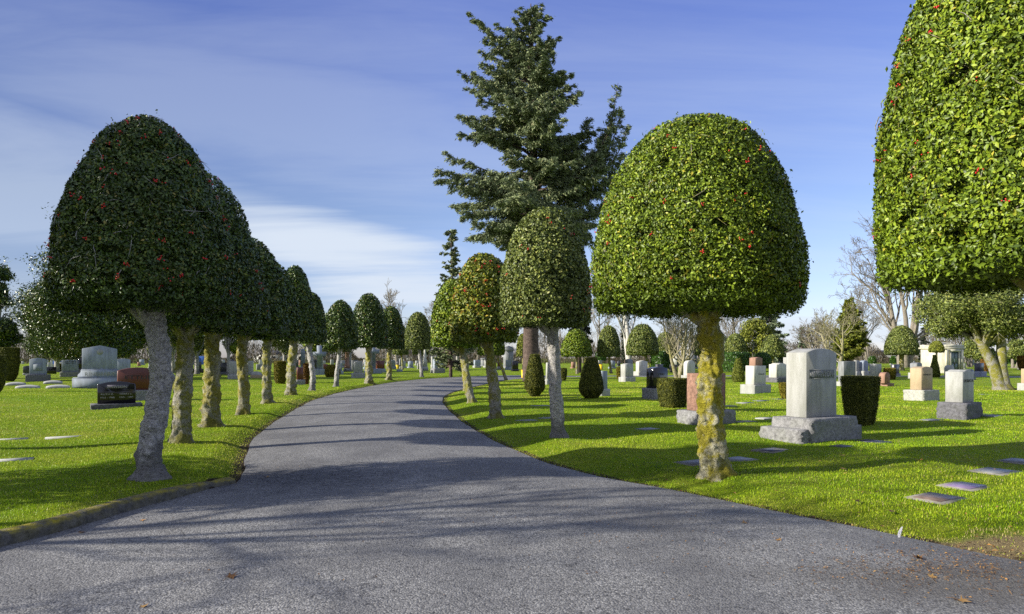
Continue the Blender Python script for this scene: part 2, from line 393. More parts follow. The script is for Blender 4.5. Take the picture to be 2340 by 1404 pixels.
ad = nd(nt, 'ShaderNodeVectorMath', operation='ADD'); nt.links.new(tc.outputs['Object'], ad.inputs[0]); nt.links.new(wv.outputs['Color'], ad.inputs[1])
nt.links.new(ad.outputs[0], crk.inputs['Vector'])
c = mix(nt, math_n(nt, 'MULTIPLY', ramp(nt, crk.outputs['Distance'], [(0.0, 1), (0.014, 0)]), ramp(nt, big, [(0.50, 0.0), (0.62, 0.6)])), c, (0.02, 0.02, 0.022))
# old patch gone to alligator cracks near the kerb end, and dirt washed to the right edge
def blob(cx, cy, sx, sy, amt):
    g_ = nd(nt, 'ShaderNodeNewGeometry'); a_ = nd(nt, 'ShaderNodeVectorMath', operation='SUBTRACT'); a_.inputs[1].default_value = (cx, cy, 0); nt.links.new(g_.outputs['Position'], a_.inputs[0])
    m_ = nd(nt, 'ShaderNodeVectorMath', operation='MULTIPLY'); m_.inputs[1].default_value = (sx, sy, 0); nt.links.new(a_.outputs[0], m_.inputs[0])
    l_ = nd(nt, 'ShaderNodeVectorMath', operation='LENGTH'); nt.links.new(m_.outputs[0], l_.inputs[0])
    return ramp(nt, math_n(nt, 'MULTIPLY', math_n(nt, 'ADD', l_.outputs['Value'], math_n(nt, 'MULTIPLY', tex(nt, 2.2, 6, 0.7), 1.2)), .5), [(.45, amt), (.85, 0)])
al = nd(nt, 'ShaderNodeTexVoronoi', i_Scale=7.0); al.feature = 'DISTANCE_TO_EDGE'; nt.links.new(ad.outputs[0], al.inputs['Vector'])
pm = blob(-2.9, 9.7, .55, .8, 1.0)
c = mix(nt, math_n(nt, 'MULTIPLY', pm, .55), c, (0.062, 0.062, 0.068))
c = mix(nt, math_n(nt, 'MULTIPLY', pm, ramp(nt, al.outputs['Distance'], [(0, .95), (.09, 0)])), c, (0.012, 0.012, 0.014))
c = mix(nt, blob(3.7, 5.0, .55, 1.3, .6), c, (0.075, 0.066, 0.052))
nt.links.new(c, bs.inputs['Base Color']); bs.inputs['Roughness'].default_value = 0.72; bs.inputs['Specular IOR Level'].default_value = 0.35
h = math_n(nt, 'SUBTRACT', math_n(nt, 'MULTIPLY', pit, 0.8), math_n(nt, 'MULTIPLY', agg.outputs['Distance'], 0.9))
bump(nt, bs, h, 0.6, 0.010)
b = MB(); NC = 14
u = np.linspace(0, 1, NC)
P = LE[:, None, :] * (1-u)[None, :, None] + RE[:, None, :] * u[None, :, None]
zr = ROAD_Z + 0.07 * (1 - (2*u-1)**2)
Vr = np.concatenate([P, np.broadcast_to(zr[None, :, None], (NS, NC, 1))], -1)
i = np.arange(NS-1)[:, None]*NC; j = np.arange(NC-1)[None, :]
b.add(Vr.reshape(-1, 3), np.stack([i+j, i+j+1, i+NC+j+1, i+NC+j], -1).reshape(-1, 4))
for E, sgn in ((LE, 1), (RE, -1)):          # the thickness of the asphalt at its broken edge
    n = len(E); v = np.concatenate([np.c_[E, np.full(n, ROAD_Z)], np.c_[E, np.full(n, ROAD_Z-0.05)]])
    k = np.arange(n-1); f = np.stack([k, k+1, k+1+n, k+n], -1)
    b.add(v, f[:, ::sgn])
tag(b.build('road', m, smooth=True), kind='structure')

# kerb along the left mouth of the road
m, nt, bs = new_mat('mossy_concrete_kerb')
k = ramp(nt, tex(nt, 16, 6, 0.7), [(0.3, (0.025, 0.025, 0.022)), (0.65, (0.13, 0.125, 0.115))])
geo = nd(nt, 'ShaderNodeNewGeometry'); sx = nd(nt, 'ShaderNodeSeparateXYZ'); nt.links.new(geo.outputs['Normal'], sx.inputs[0])
sp = nd(nt, 'ShaderNodeSeparateXYZ'); nt.links.new(geo.outputs['Position'], sp.inputs[0])
mk = math_n(nt, 'MULTIPLY', ramp(nt, sx.outputs[2], [(0.35, 0.12), (0.8, 1)]), ramp(nt, tex(nt, 7, 6, 0.7), [(0.36, 1), (0.58, 0.1)]))
mk = math_n(nt, 'MULTIPLY', mk, ramp(nt, math_n(nt, 'MULTIPLY_ADD', sp.outputs[0], 0.25), [(0, 0), (1, 1)])) if False else mk
k = mix(nt, mk, k, (0.30, 0.25, 0.014))
nt.links.new(k, bs.inputs['Base Color']); bs.inputs['Roughness'].default_value = 0.95
bump(nt, bs, tex(nt, 30, 6, 0.75), 0.9, 0.02)
KP = LE[:ik+2]
prof = [(-0.012,-0.16),(-0.008,-0.03),(0.02,0.004),(0.06,0.016),(0.13,0.016),(0.155,0.006),(0.16,-0.16)]
T = np.gradient(KP, axis=0); T /= np.linalg.norm(T, axis=1)[:, None]
Nl = np.stack([-T[:,1], T[:,0]], 1)                                # points away from the road (left of travel)
rows = []
for s_, (p, nrm) in enumerate(zip(KP, Nl)):
    f_ = 1.0 - 0.35*sstep(len(KP)-5, len(KP), s_)
    jit = rng.normal(0, 0.004, len(prof))
    rows.append([(p[0]+nrm[0]*o, p[1]+nrm[1]*o, (z+0.16)*f_-0.16+jit[k2]) for k2, (o, z) in enumerate(prof)])
b = MB(); a = np.array(rows); n, kk = a.shape[:2]
i = np.arange(n-1)[:, None]*kk; j = np.arange(kk-1)[None, :]
b.add(a.reshape(-1, 3), np.stack([i+j, i+kk+j, i+kk+j+1, i+j+1], -1).reshape(-1, 4))
b.add(a[-1], [tuple(range(kk))]); b.add(a[0], [tuple(range(kk))[::-1]])
tag(b.build('kerb', m, smooth=False), kind='structure')

# ------------------------------------------------------------------ foliage generators
def leaf_cloud(b, P, N, size, aspect=0.5, tilt=0.5, m=0, fold=0.18, tone=None, along=None, double=False):
    n = len(P)
    N = N + rng.normal(0, tilt, (n, 3)); N /= np.linalg.norm(N, axis=1)[:, None] + 1e-9
    D = rng.normal(0, 1, (n, 3)) if along is None else along + rng.normal(0, 0.35, (n, 3))
    D -= (D*N).sum(1)[:, None]*N; D /= np.linalg.norm(D, axis=1)[:, None] + 1e-9
    S = np.cross(N, D)
    L = size*rng.uniform(0.5, 1.45, n)[:, None] if np.isscalar(size) else size[:, None]
    W = L*aspect
    up = N*W*fold
    v = np.stack([P-D*L*0.5, P+S*W*0.5+up+D*L*0.05, P+D*L*0.5, P-S*W*0.5+up+D*L*0.05], 1).reshape(-1, 3)
    k = np.arange(n)[:, None]*4
    f = np.concatenate([k+np.array([[0, 2, 1]]), k+np.array([[0, 3, 2]])])
    t = rng.random(n) if tone is None else tone
    b.add(v, f, m, np.repeat(t, 4))

def dome_r(t, p, q, flare=0.0):
    t = np.clip(t, 0, 1)
    r = (1 - t**p)**(1.0/q)
    return r*(1 - 0.10*(1-sstep(0, 0.07, t)))

def lump(P, sc, seed):
    a = P*sc + seed
    return (np.sin(a[:,0]*1.7+a[:,2])+np.sin(a[:,1]*2.1-a[:,0]*.6+1)+np.sin(a[:,2]*2.6+a[:,1]*.8+2)+0.6*np.sin(a[:,0]*4.1+a[:,1]*3.7+a[:,2]*3.3))/3.6

def dome_crown(Rr, z0, z1, p, q, n, size, mats, seed=0, aspect=0.52, tilt=0.7, depth=0.13, lumpy=0.03, stray=0.004, sq=None, under=0.2, tonefn=None, twigs=0):
    """leaf shell of a clipped crown about the z axis; local coordinates"""
    b = MB(); H = z1 - z0
    tg = np.linspace(0, 1, 200); rg = dome_r(tg, p, q)*Rr
    ds = np.sqrt(np.diff(rg)**2 + (np.diff(tg)*H)**2); w = ds*(rg[1:]+rg[:-1])*0.5 + 1e-6
    cdf = np.r_[0, np.cumsum(w)]; cdf /= cdf[-1]
    t = np.interp(rng.random(n), cdf, tg); ph = rng.random(n)*2*math.pi
    r = np.interp(t, tg, rg); dr = np.interp(t, tg, np.gradient(rg, tg*H))
    cs = np.stack([np.cos(ph), np.sin(ph)], 1)
    if sq: r = r / (np.abs(cs)**sq).sum(1)**(1.0/sq)
    N = np.c_[cs, -dr]; N /= np.linalg.norm(N, axis=1)[:, None]
    P = np.c_[cs*r[:, None], z0+t*H]
    off = lump(P, 1.6/Rr*1.3, seed)*lumpy*Rr - np.abs(rng.normal(0, depth, n))*min(Rr, 1.6)*0.75
    hol = lump(P, 7.0/Rr, seed+9) + 0.5*lump(P, 17.0/Rr, seed+3)
    off -= np.where(hol > 0.62, 0.10, 0.0)*min(Rr, 1.5) + 0.02*Rr*lump(P, 4.0/Rr, seed+5)
    st = rng.random(n) < stray; off[st] += rng.uniform(0.02, 0.06, st.sum())*min(Rr, 1.5)
    P = P + N*off[:, None]
    tn = rng.random(n)
    if tonefn is not None: tn = tonefn(tn, P, Rr, z0, H)
    leaf_cloud(b, P, N, size, aspect, tilt, 0, tone=tn)
    for _ in range(twigs):                                   # bare twig ends between the leaves
        k0 = rng.integers(n); d0 = np.cross(N[k0], rng.normal(0, 1, 3)); d0 /= np.linalg.norm(d0)+1e-9; L0 = rng.uniform(.08, .22)
        p0 = P[k0]+N[k0]*0.012; b.tube([p0, p0+d0*L0*.5+N[k0]*.02, p0+d0*L0+rng.normal(0, .03, 3)], [.005, .004, .002], 4, 2, cap=False)
    for _ in range(int(twigs*0.5)):                          # fresh shoots standing proud of the clipped face
        k0 = rng.integers(n); d0 = N[k0]+rng.normal(0, .45, 3)+np.array([0, 0, .35]); d0 /= np.linalg.norm(d0); L0 = rng.uniform(.05, .13); m_ = rng.integers(4, 9)
        u_ = rng.random(m_); leaf_cloud(b, P[k0]+d0*(u_*L0)[:, None]+rng.normal(0, .012, (m_, 3)), np.tile(N[k0], (m_, 1)), size, aspect, .9, 0, tone=.4+.5*rng.random(m_))
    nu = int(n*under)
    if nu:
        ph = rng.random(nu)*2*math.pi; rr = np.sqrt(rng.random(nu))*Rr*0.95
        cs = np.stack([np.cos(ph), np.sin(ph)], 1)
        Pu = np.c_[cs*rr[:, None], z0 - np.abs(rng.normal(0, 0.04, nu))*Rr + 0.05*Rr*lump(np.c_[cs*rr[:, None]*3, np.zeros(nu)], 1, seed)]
        leaf_cloud(b, Pu, np.c_[cs*0.5, np.full(nu, -0.8)], size, aspect, 0.7, 0, tone=rng.random(nu)*0.6)  # underside leaves kept to the darker tones: shade put into their colour
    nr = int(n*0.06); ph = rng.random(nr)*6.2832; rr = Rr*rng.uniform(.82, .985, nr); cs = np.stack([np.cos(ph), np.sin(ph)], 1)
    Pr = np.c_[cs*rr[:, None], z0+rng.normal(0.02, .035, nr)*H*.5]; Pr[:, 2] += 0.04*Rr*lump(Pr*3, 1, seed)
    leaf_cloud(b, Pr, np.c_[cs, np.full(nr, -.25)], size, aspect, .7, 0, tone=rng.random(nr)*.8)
    # the mass of twigs inside
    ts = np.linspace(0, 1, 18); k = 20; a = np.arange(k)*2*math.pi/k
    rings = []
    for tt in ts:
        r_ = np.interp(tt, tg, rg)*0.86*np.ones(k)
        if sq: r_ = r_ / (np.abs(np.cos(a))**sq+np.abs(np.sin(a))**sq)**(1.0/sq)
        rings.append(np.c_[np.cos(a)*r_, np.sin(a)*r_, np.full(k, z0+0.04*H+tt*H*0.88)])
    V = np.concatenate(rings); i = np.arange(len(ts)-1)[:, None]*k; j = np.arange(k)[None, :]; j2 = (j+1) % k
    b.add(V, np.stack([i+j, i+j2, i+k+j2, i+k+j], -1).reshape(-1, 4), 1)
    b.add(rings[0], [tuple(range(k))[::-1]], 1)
    return b

def berries(Rr, z0, z1, p, q, n, parent, rad=0.010, top=0.0, seed=0):
    b = MB(); H = z1-z0
    ico = [(0,0,1),(.894,0,.447),(.276,.851,.447),(-.724,.526,.447),(-.724,-.526,.447),(.276,-.851,.447),(.724,.526,-.447),(-.276,.851,-.447),(-.894,0,-.447),(-.276,-.851,-.447),(.724,-.526,-.447),(0,0,-1)]
    fi = [(0,1,2),(0,2,3),(0,3,4),(0,4,5),(0,5,1),(1,6,2),(2,7,3),(3,8,4),(4,9,5),(5,10,1),(1,10,6),(2,6,7),(3,7,8),(4,8,9),(5,9,10),(11,6,10),(11,10,9),(11,9,8),(11,8,7),(11,7,6)]
    ico, fi = np.array(ico), np.array(fi)
    for _ in range(n):
        t = rng.uniform(top, 0.95); ph = rng.random()*2*math.pi; r = float(dome_r(np.array([t]), p, q)[0])*Rr*1.005
        c0 = np.array([math.cos(ph)*r, math.sin(ph)*r, z0+t*H])
        c0 += lump(c0[None], 1.6/Rr*1.3, seed)[0]*0.03*Rr*np.array([math.cos(ph), math.sin(ph), 0.3])
        for _k in range(rng.integers(2, 8)):
            b.add(ico*rad*rng.uniform(.8, 1.2)+c0+rng.normal(0, rad*1.7, 3), fi)
    return tag(b.build('berries', M['berry'], parent, smooth=True), kind='stuff')

def knob_trunk(name, path, rad, mat, parent, seed, knob=0.16, rings=70, sides=30, flare=1.6, dens=4.0):
    """gnarled trunk: path of (x, y, z) points, radius scaled by burls, lenticel folds and a spreading foot"""
    P = resample3(np.array(path, float), rings)
    z = np.linspace(0, 1, rings)
    ang = np.arange(sides)*2*math.pi/sides
    rr = np.interp(z, np.linspace(0, 1, len(rad)), rad)
    wob = np.ones((rings, sides))
    Ht = P[-1][2]-P[0][2]
    for i in range(rings):
        for j in range(sides):
            v = Vector((math.cos(ang[j])*1.2, math.sin(ang[j])*1.2, P[i][2]*dens+seed*7.3))
            b1 = mnoise.noise(v*1.0); b2 = mnoise.noise(v*2.3+Vector((5, 1, 3))); b3 = mnoise.noise(Vector((v.x*1.6, v.y*1.6, v.z*4.0)))+0.6*mnoise.noise(Vector((v.x*3.5, v.y*3.5, v.z*7.0)))
            wob[i, j] = 1 + knob*(1.5*b1+2.3*max(0, b2-0.05)+0.55*b3)
    foot = np.clip(1 - (P[:,2]-P[0][2])/0.28, 0, 1)**1.7
    lob = 1 + 0.26*np.sin(ang*5+seed)[None, :] + 0.14*np.sin(ang*3+seed*2)[None, :]
    wob = wob*(1+foot[:, None]*(flare-1)*lob)
    b = MB(); b.tube(P, rr, sides, wob=wob)
    return b.build(name, mat, parent, smooth=True)

def resample3(P, n):
    d = np.r_[0, np.cumsum(np.linalg.norm(np.diff(P, axis=0), axis=1))]; u = np.linspace(0, d[-1], n)
    Q = np.stack([np.interp(u, d, P[:, k]) for k in range(3)], 1)
    for _ in range(max(1, n//12)):
        Q[1:-1] = 0.25*Q[:-2]+0.5*Q[1:-1]+0.25*Q[2:]
    return Q

def grow(b, p, d, length, rad, depth, spread=0.55, up=0.15, kids=(3, 4), shrink=0.66, sides=5, segs=5, minr=0.006, m=0, wander=0.12, first=0.35):
    """one limb and everything that grows from it"""
    pts = [np.array(p)]; dd = np.array(d, float); dd /= np.linalg.norm(dd)
    for s in range(segs):
        dd = dd + rng.normal(0, wander, 3) + np.array([0, 0, up*0.3]); dd /= np.linalg.norm(dd)
        pts.append(pts[-1]+dd*length/segs)
    rs = np.linspace(rad, max(minr, rad*0.42), segs+1)
    b.tube(pts, rs, sides if depth > 1 else 3, m, cap=False)
    if depth <= 0: return
    nk = rng.integers(kids[0], kids[1]+1)
    for k in range(nk):
        f = first + (1-first)*(k+rng.random())/nk; f = min(f, 1.0)
        idx = f*segs; i0 = min(int(idx), segs-1); base = pts[i0]+(pts[i0+1]-pts[i0])*(idx-i0)
        ax = rng.normal(0, 1, 3); tdir = pts[i0+1]-pts[i0]; tdir /= np.linalg.norm(tdir)
        ax -= ax.dot(tdir)*tdir; ax /= np.linalg.norm(ax)+1e-9
        nd_ = tdir*math.cos(spread*rng.uniform(.7, 1.3)) + ax*math.sin(spread*rng.uniform(.7, 1.3)); nd_[2] += up
        grow(b, base, nd_, length*shrink*rng.uniform(.75, 1.15)*(1.15-0.4*f), max(minr, rad*(0.62-0.2*f)), depth-1, spread, up, kids, shrink, max(3, sides-1), segs if depth > 2 else 3, minr, m, wander*1.25, first)

def sprays(b, P, D, size, aspect=0.25, m=0, tone=None):
    """flat needle sprays pointing along D"""
    n = len(P)
    N = rng.normal(0, 1.0, (n, 3)) + np.array([0, 0, 0.35])
    leaf_cloud(b, P, N, size, aspect, 0.2, m, along=D*2.0, tone=tone, fold=0.1)

def conifer(b, H, z0, ext, nbr, rise, droop, dens, size, trunk_r, sub=7, seed=0, m_leaf=1, leafstart=0.15, aspect=0.28, minlen=0.4, lim=1.0, jit=0.12):
    """trunk plus limbs with hanging branchlets; ext(h, az) gives the limb length at height h towards az"""
    b.tube([(0, 0, -0.1), (0, 0, H*0.35), (0.01*H, 0, H*0.7), (0, 0, H)], [trunk_r*1.15, trunk_r*0.8, trunk_r*0.4, 0.03], 12, 0)
    PP, DD = [], []
    for k in range(nbr):
        h = z0 + (H*0.985-z0)*(k+rng.random())/nbr; az = rng.random()*2*math.pi
        L = max(minlen, ext(h, az)*rng.uniform(0.62, 1.05))
        t = np.linspace(0, 1, 9)
        f = (h-z0)/(H-z0)
        ri = rise(f) + rng.normal(0, 0.12)
        x = L*t; zc = L*(ri*t - droop*(1-f*0.7)*t*t + 0.16*t**4)
        yc = L*0.08*rng.normal()*t*t
        B = np.stack([x*math.cos(az)-yc*math.sin(az), x*math.sin(az)+yc*math.cos(az), h+zc], 1)
        b.tube(B, np.linspace(0.012*L+0.02, 0.012, 9), 4, 0, cap=False)
        ns = max(3, int(L*sub/2.2))
        for s in range(ns):
            tt = leafstart + (1-leafstart)*(s+rng.random())/ns; tt = min(tt, 1)
            base = np.array([np.interp(tt, t, B[:, c]) for c in range(3)])
            g = np.array([np.interp(min(1, tt+.05), t, B[:, c])-np.interp(max(0, tt-.05), t, B[:, c]) for c in range(3)]); g /= np.linalg.norm(g)+1e-9
            side = np.cross(g, [0, 0, 1]); sl = (0.10+0.34*L*(1.0-0.72*tt))*rng.uniform(.4, 1.05)*lim
            sd_ = side*rng.choice([-1, 1])*rng.uniform(.5, 1.0) + g*0.6 + np.array([0, 0, rng.uniform(-0.55, 0.15)]); sd_ /= np.linalg.norm(sd_)
            npt = max(4, int(dens*(0.5+sl)))
            u_ = np.sqrt(rng.random(npt))
            PP.append(base + sd_*(u_*sl)[:, None] + rng.normal(0, jit*(0.5+0.5*sl), (npt, 3))*np.array([1, 1, .7]) - np.array([0, 0, 1])*(u_**2*sl*0.25)[:, None])
            DD.append(np.tile(sd_+np.array([0, 0, -0.25]), (npt, 1)))
    P = np.concatenate(PP); D = np.concatenate(DD)
    sprays(b, P, D, size, aspect, m_leaf)
    return b

def clump_tree_cloud(b, clumps, n, size, m=1, aspect=0.5, tilt=0.8, shell=0.5, tone=None):
    vol = np.array([c[3]**2 for c in clumps]); pick = rng.choice(len(clumps), n, p=vol/vol.sum())
    C = np.array(clumps)[pick]
    D = rng.normal(0, 1, (n, 3)); D /= np.linalg.norm(D, axis=1)[:, None]
    rr = C[:, 3]*(shell+(1-shell)*rng.random(n)**0.5)*np.where(rng.random(n) < .12, rng.uniform(1.0, 1.4, n), rng.uniform(.8, 1.12, n))
    P = C[:, :3]+D*rr[:, None]*np.array([1, 1, 0.8])
    leaf_cloud(b, P, D, size, aspect, tilt, m, tone=tone)

# ------------------------------------------------------------------ clipped holly trees along the drive
def place(px, py): 
    x, d = at(px, py); return x, d, gz(x, d)

def holly(label, group, d, x, crown_x, Rr, ztop, zbot, p, q, n, size, mat, bark, tw, path=None, nb=0, seed=0, knob=0.16, lumpy=0.03, rings=60, sides=26, tilt=0.7, tonefn=None, brad=0.010, name='clipped_holly_tree', cat='holly tree'):
    g = gz(x, d)
    t = empty(name, x, d, g-0.02, 0, label, cat, group)
    zbot -= g; ztop -= g
    cx = crown_x - x
    if path is None:
        path = [(0, 0), (cx*0.25+rng.normal(0, .03), rng.normal(0, .03)), (cx*0.45+rng.normal(0, .04), rng.normal(0, .03)), (cx*0.8, 0)]
    zs = np.linspace(-0.06, zbot+0.25, len(path))
    knob_trunk('trunk', [(a, b_, z) for (a, b_), z in zip(path, zs)], [tw*1.12, tw*1.0, tw*0.95, tw*0.9, tw*0.86, tw*0.95], mat=bark, parent=t, seed=seed+3, knob=knob, rings=rings, sides=sides)
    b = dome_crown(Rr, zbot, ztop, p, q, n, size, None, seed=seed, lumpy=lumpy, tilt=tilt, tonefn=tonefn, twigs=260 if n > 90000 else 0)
    # short limbs that hold the crown up from below
    for k in range(5):
        a = k*1.257+seed; r1 = Rr*0.6
        b.tube([(path[-1][0]-cx, path[-1][1], zbot-0.28), (math.cos(a)*r1*.35, math.sin(a)*r1*.35, zbot-0.02), (math.cos(a)*r1, math.sin(a)*r1, zbot+0.25)], [tw*.55, tw*.36, tw*.2], 6, 2, cap=False)
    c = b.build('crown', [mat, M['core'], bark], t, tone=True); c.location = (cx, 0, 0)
    if nb: berries(Rr, zbot, ztop, p, q, nb, c, rad=brad, seed=seed)
    return t

def px_tree(label, group, bx, by, cpx, half, top, bot, p, q, n, size, mat, bark, twpx, nb=0, seed=0, d=None, path_px=None, **kw):
    dd = dist(by) if d is None else d
    x = (bx-1170)/F*dd
    path = None
    if path_px: path = [((q_-bx)/F*dd, o) for q_, o in path_px]
    cs_ = math.cos(math.atan((cpx-1170)/F)); crx = (cpx-1170)/F*dd
    crx -= math.copysign(half/F*dd*0.10*(1-cs_)*2, crx)
    holly(label, group, dd, x, crx, half/F*dd*cs_, zat(top, dd), zat(bot, dd), p, q, n, size, M[mat], M[bark], twpx/F*dd*0.5*cs_*0.86, path, nb, seed, **kw)

GL = 'clipped holly trees along the left of the drive'; GR = 'clipped holly trees along the right of the drive'; GF = 'clipped dome trees among the far graves'
# name order: nearest first
px_tree('tall bell shaped holly with red berries on a leaning grey knobbly trunk beside the kerb', GL, 345, 1093, 330, 224, 262, 686, 1.7, 1.85, 130000, 0.043, 'hollydeep', 'bark0', 66, 120, 1, path_px=[(345,0),(338,.02),(350,.05),(365,.03),(366,0),(352,0),(338,0)], rings=110, sides=48, knob=0.17, lumpy=0.04, brad=0.009)
px_tree('dark clipped holly second along the left row, pale straight trunk with moss patches', GL, 414, 1014, 420, 184, 378, 735, 2.2, 2.2, 42000, 0.062, 'hollydeep', 'bark1', 50, 30, 2, rings=90, sides=40, knob=0.14)
px_tree('dark clipped holly third along the left row on a thick yellow-mossed knobbly trunk', GL, 481, 975, 484, 138, 478, 745, 2.2, 2.2, 22000, 0.085, 'hollydeep', 'bark2', 44, 10, 3, rings=80, sides=36, knob=0.2)
px_tree('dark clipped holly fourth along the left row, trunk split yellow moss and grey bark', GL, 556, 945, 556, 108, 540, 757, 2.2, 2.2, 16000, 0.095, 'hollydeep', 'bark2', 30, 0, 4, knob=0.2)
px_tree('dark clipped holly fifth along the left row, burl halfway up its pale trunk', GL, 611, 922, 612, 80, 590, 768, 2, 2, 12000, 0.10, 'hollydeep', 'bark1', 24, 0, 5, knob=0.26)
px_tree('dark clipped holly sixth along the left row with domed top showing above its neighbours', GL, 665, 905, 674, 46, 606, 772, 2.2, 2.2, 10000, 0.11, 'hollydeep', 'bark1', 24, 0, 6, knob=0.22)
px_tree('slim dark clipped holly seventh along the left row on a crooked thin trunk', GL, 712, 893, 710, 37, 666, 780, 2.2, 2.2, 9000, 0.12, 'hollydeep', 'bark0', 14, 0, 7, knob=0.25, path_px=[(712,0),(716,0),(712,0),(706,0),(707,0)])
px_tree('half sunlit dome holly eighth along the left row with plain straight pale trunk', GL, 768, 884, 778, 42, 685, 792, 2, 2.1, 10000, 0.12, 'hollydeep', 'bark0', 12, 6, 8, knob=0.1)
px_tree('half sunlit rounded holly where the drive begins to bend, dark burl on trunk', GL, 844, 876, 843, 45, 670, 789, 2.1, 2.1, 10000, 0.125, 'hollydeep', 'bark1', 17, 10, 9, knob=0.3)
px_tree('narrow shaded holly tucked behind the rounded one at the bend, yellow-green trunk', GL, 888, 869, 893, 32, 699, 793, 2.2, 2.2, 8000, 0.13, 'hollydeep', 'bark2', 13, 0, 10, knob=0.22)
px_tree('lone dome holly on the outside of the bend, last of the left row', GL, 964, 862, 955, 32, 713, 795, 2.3, 2.3, 8000, 0.14, 'hollygrey', 'bark0', 9, 0, 11, knob=0.12)
px_tree('sunlit round domed holly on a lumpy yellow-mossed trunk right of the drive', GR, 1637, 1084, 1592, 245, 268, 690, 2.25, 2.15, 150000, 0.042, 'holly', 'bark3', 68, 60, 21, path_px=[(1637,0),(1630,0.02),(1622,.02),(1622,0),(1628,0),(1617,0),(1612,0)], rings=120, sides=52, knob=0.2, lumpy=0.04, brad=0.008)
px_tree('grey-green egg shaped holly on a slim straight grey trunk, before the tall fir', GR, 1275, 1000, 1246, 106, 474, 735, 2.3, 2.2, 45000, 0.058, 'hollygrey', 'bark0', 34, 30, 22, path_px=[(1278,0),(1272,0),(1268,0),(1264,0),(1260,0)], rings=80, sides=36, knob=0.10)
px_tree('yellowing holly thick with red berries beside the grey-green egg shaped one', GR, 1133, 953, 1106, 78, 577, 772, 2.3, 2.3, 20000, 0.085, 'hollygold', 'bark1', 29, 70, 23, knob=0.18, brad=0.013)
px_tree('green rounded holly overlapped by the yellowing berried one', GR, 1079, 921, 1040, 57, 636, 786, 2.3, 2.3, 14000, 0.10, 'holly', 'bark1', 19, 18, 24, knob=0.2, brad=0.013)
px_tree('low holly almost hidden behind the rounded green one, pale mossy trunk showing', GR, 1066, 892, 1052, 38, 682, 790, 2.3, 2.3, 9000, 0.12, 'holly', 'bark2', 14, 0, 25, knob=0.2)
px_tree('small dark holly on a thin leaning trunk inside the bend', GR, 1157, 867, 1122, 32, 720, 808, 2.3, 2.3, 8000, 0.13, 'holly', 'bark1', 8, 0, 26, knob=0.15, path_px=[(1157,0),(1152,0),(1146,0),(1138,0),(1130,0)])
px_tree('very large tall holly at the frame edge whose trunk stands outside the view', GR, 2455, 1234, 2393, 426, -262, 606, 2.5, 2.2, 210000, 0.042, 'holly', 'bark1', 100, 110, 27, rings=60, knob=0.15, lumpy=0.025, brad=0.0075)

# clipped domes farther out between the graves
for (lab, bx, cpx, half, top, bot, d, mt, n, tw, bk, p, q) in [
    ('wide mushroom shaped clipped tree left of the white mausoleum', 2060, 2060, 41, 743, 807, 86, 'hollygrey', 14000, 11, 'bark2', 1.9, 1.9),
    ('tiny mushroom shaped topiary standing against the white mausoleum', 2141, 2140, 18, 779, 803, 66, 'cypress', 5000, 4, 'bark1', 2.2, 2),
    ('dark dome tree over the laurel hedge, its lower half in shade', 1682, 1681, 26, 762, 809, 78, 'hollygrey', 8000, 6, 'bark0', 2.2, 2.2),
    ('dome tree behind the white grave with the red-brown block on top', 1765, 1764, 28, 765, 813, 86, 'hollygrey', 8000, 10, 'bark1', 2.1, 2.1),
    ('sunlit dome tree left of the white birch trunk', 1397, 1391, 27, 744, 812, 69, 'hollygrey', 9000, 6, 'bark2', 2.2, 2.2),
    ('broad dome tree between the birch trunk and the small bare tree', 1487, 1468, 38, 740, 808, 78, 'hollygrey', 10000, 6, 'bark1', 2.1, 2.1),
    ('ragged dark dome tree seen under the grey-green holly, two pale stems', 1319, 1317, 36, 752, 811, 68, 'holly', 9000, 5, 'bark1', 2.0, 2.0),
    ('dome tree half hidden by the bare branches and the laurel block', 1527, 1521, 26, 758, 810, 88, 'hollygrey', 6000, 5, 'bark1', 2.1, 2.1),
    ('flat bottomed far dome tree below the last hollies of the left row', 920, 915, 19, 742, 808, 90, 'hollygrey', 5000, 4, 'bark1', 2.6, 2.6),
    ('flat bottomed far dome tree behind the lone bend holly', 962, 961, 19, 748, 808, 92, 'hollygrey', 5000, 4, 'bark1', 2.6, 2.6),
    ('small sunlit dome tree just left of the fir trunk', 1195, 1195, 15, 762, 812, 88, 'cypress', 5000, 4, 'bark2', 2.3, 2.3),
    ('far dome tree peeping out behind the mossy yellow trunk', 1605, 1605, 20, 752, 810, 88, 'hollygrey', 5000, 5, 'bark1', 2.2, 2.2)]:
    x = (bx-1170)/F*d; cs_ = math.cos(math.atan((cpx-1170)/F))
    holly(lab, GF, d, x, (cpx-1170)/F*d, half/F*d*cs_, zat(top, d), zat(bot, d), p, q, n, 0.10+0.0011*d, M[mt], M[bk], tw/F*d*0.5, rings=16, sides=10, knob=0.12, seed=cpx % 17, lumpy=0.02, name='dome_topiary_tree', cat='topiary tree')

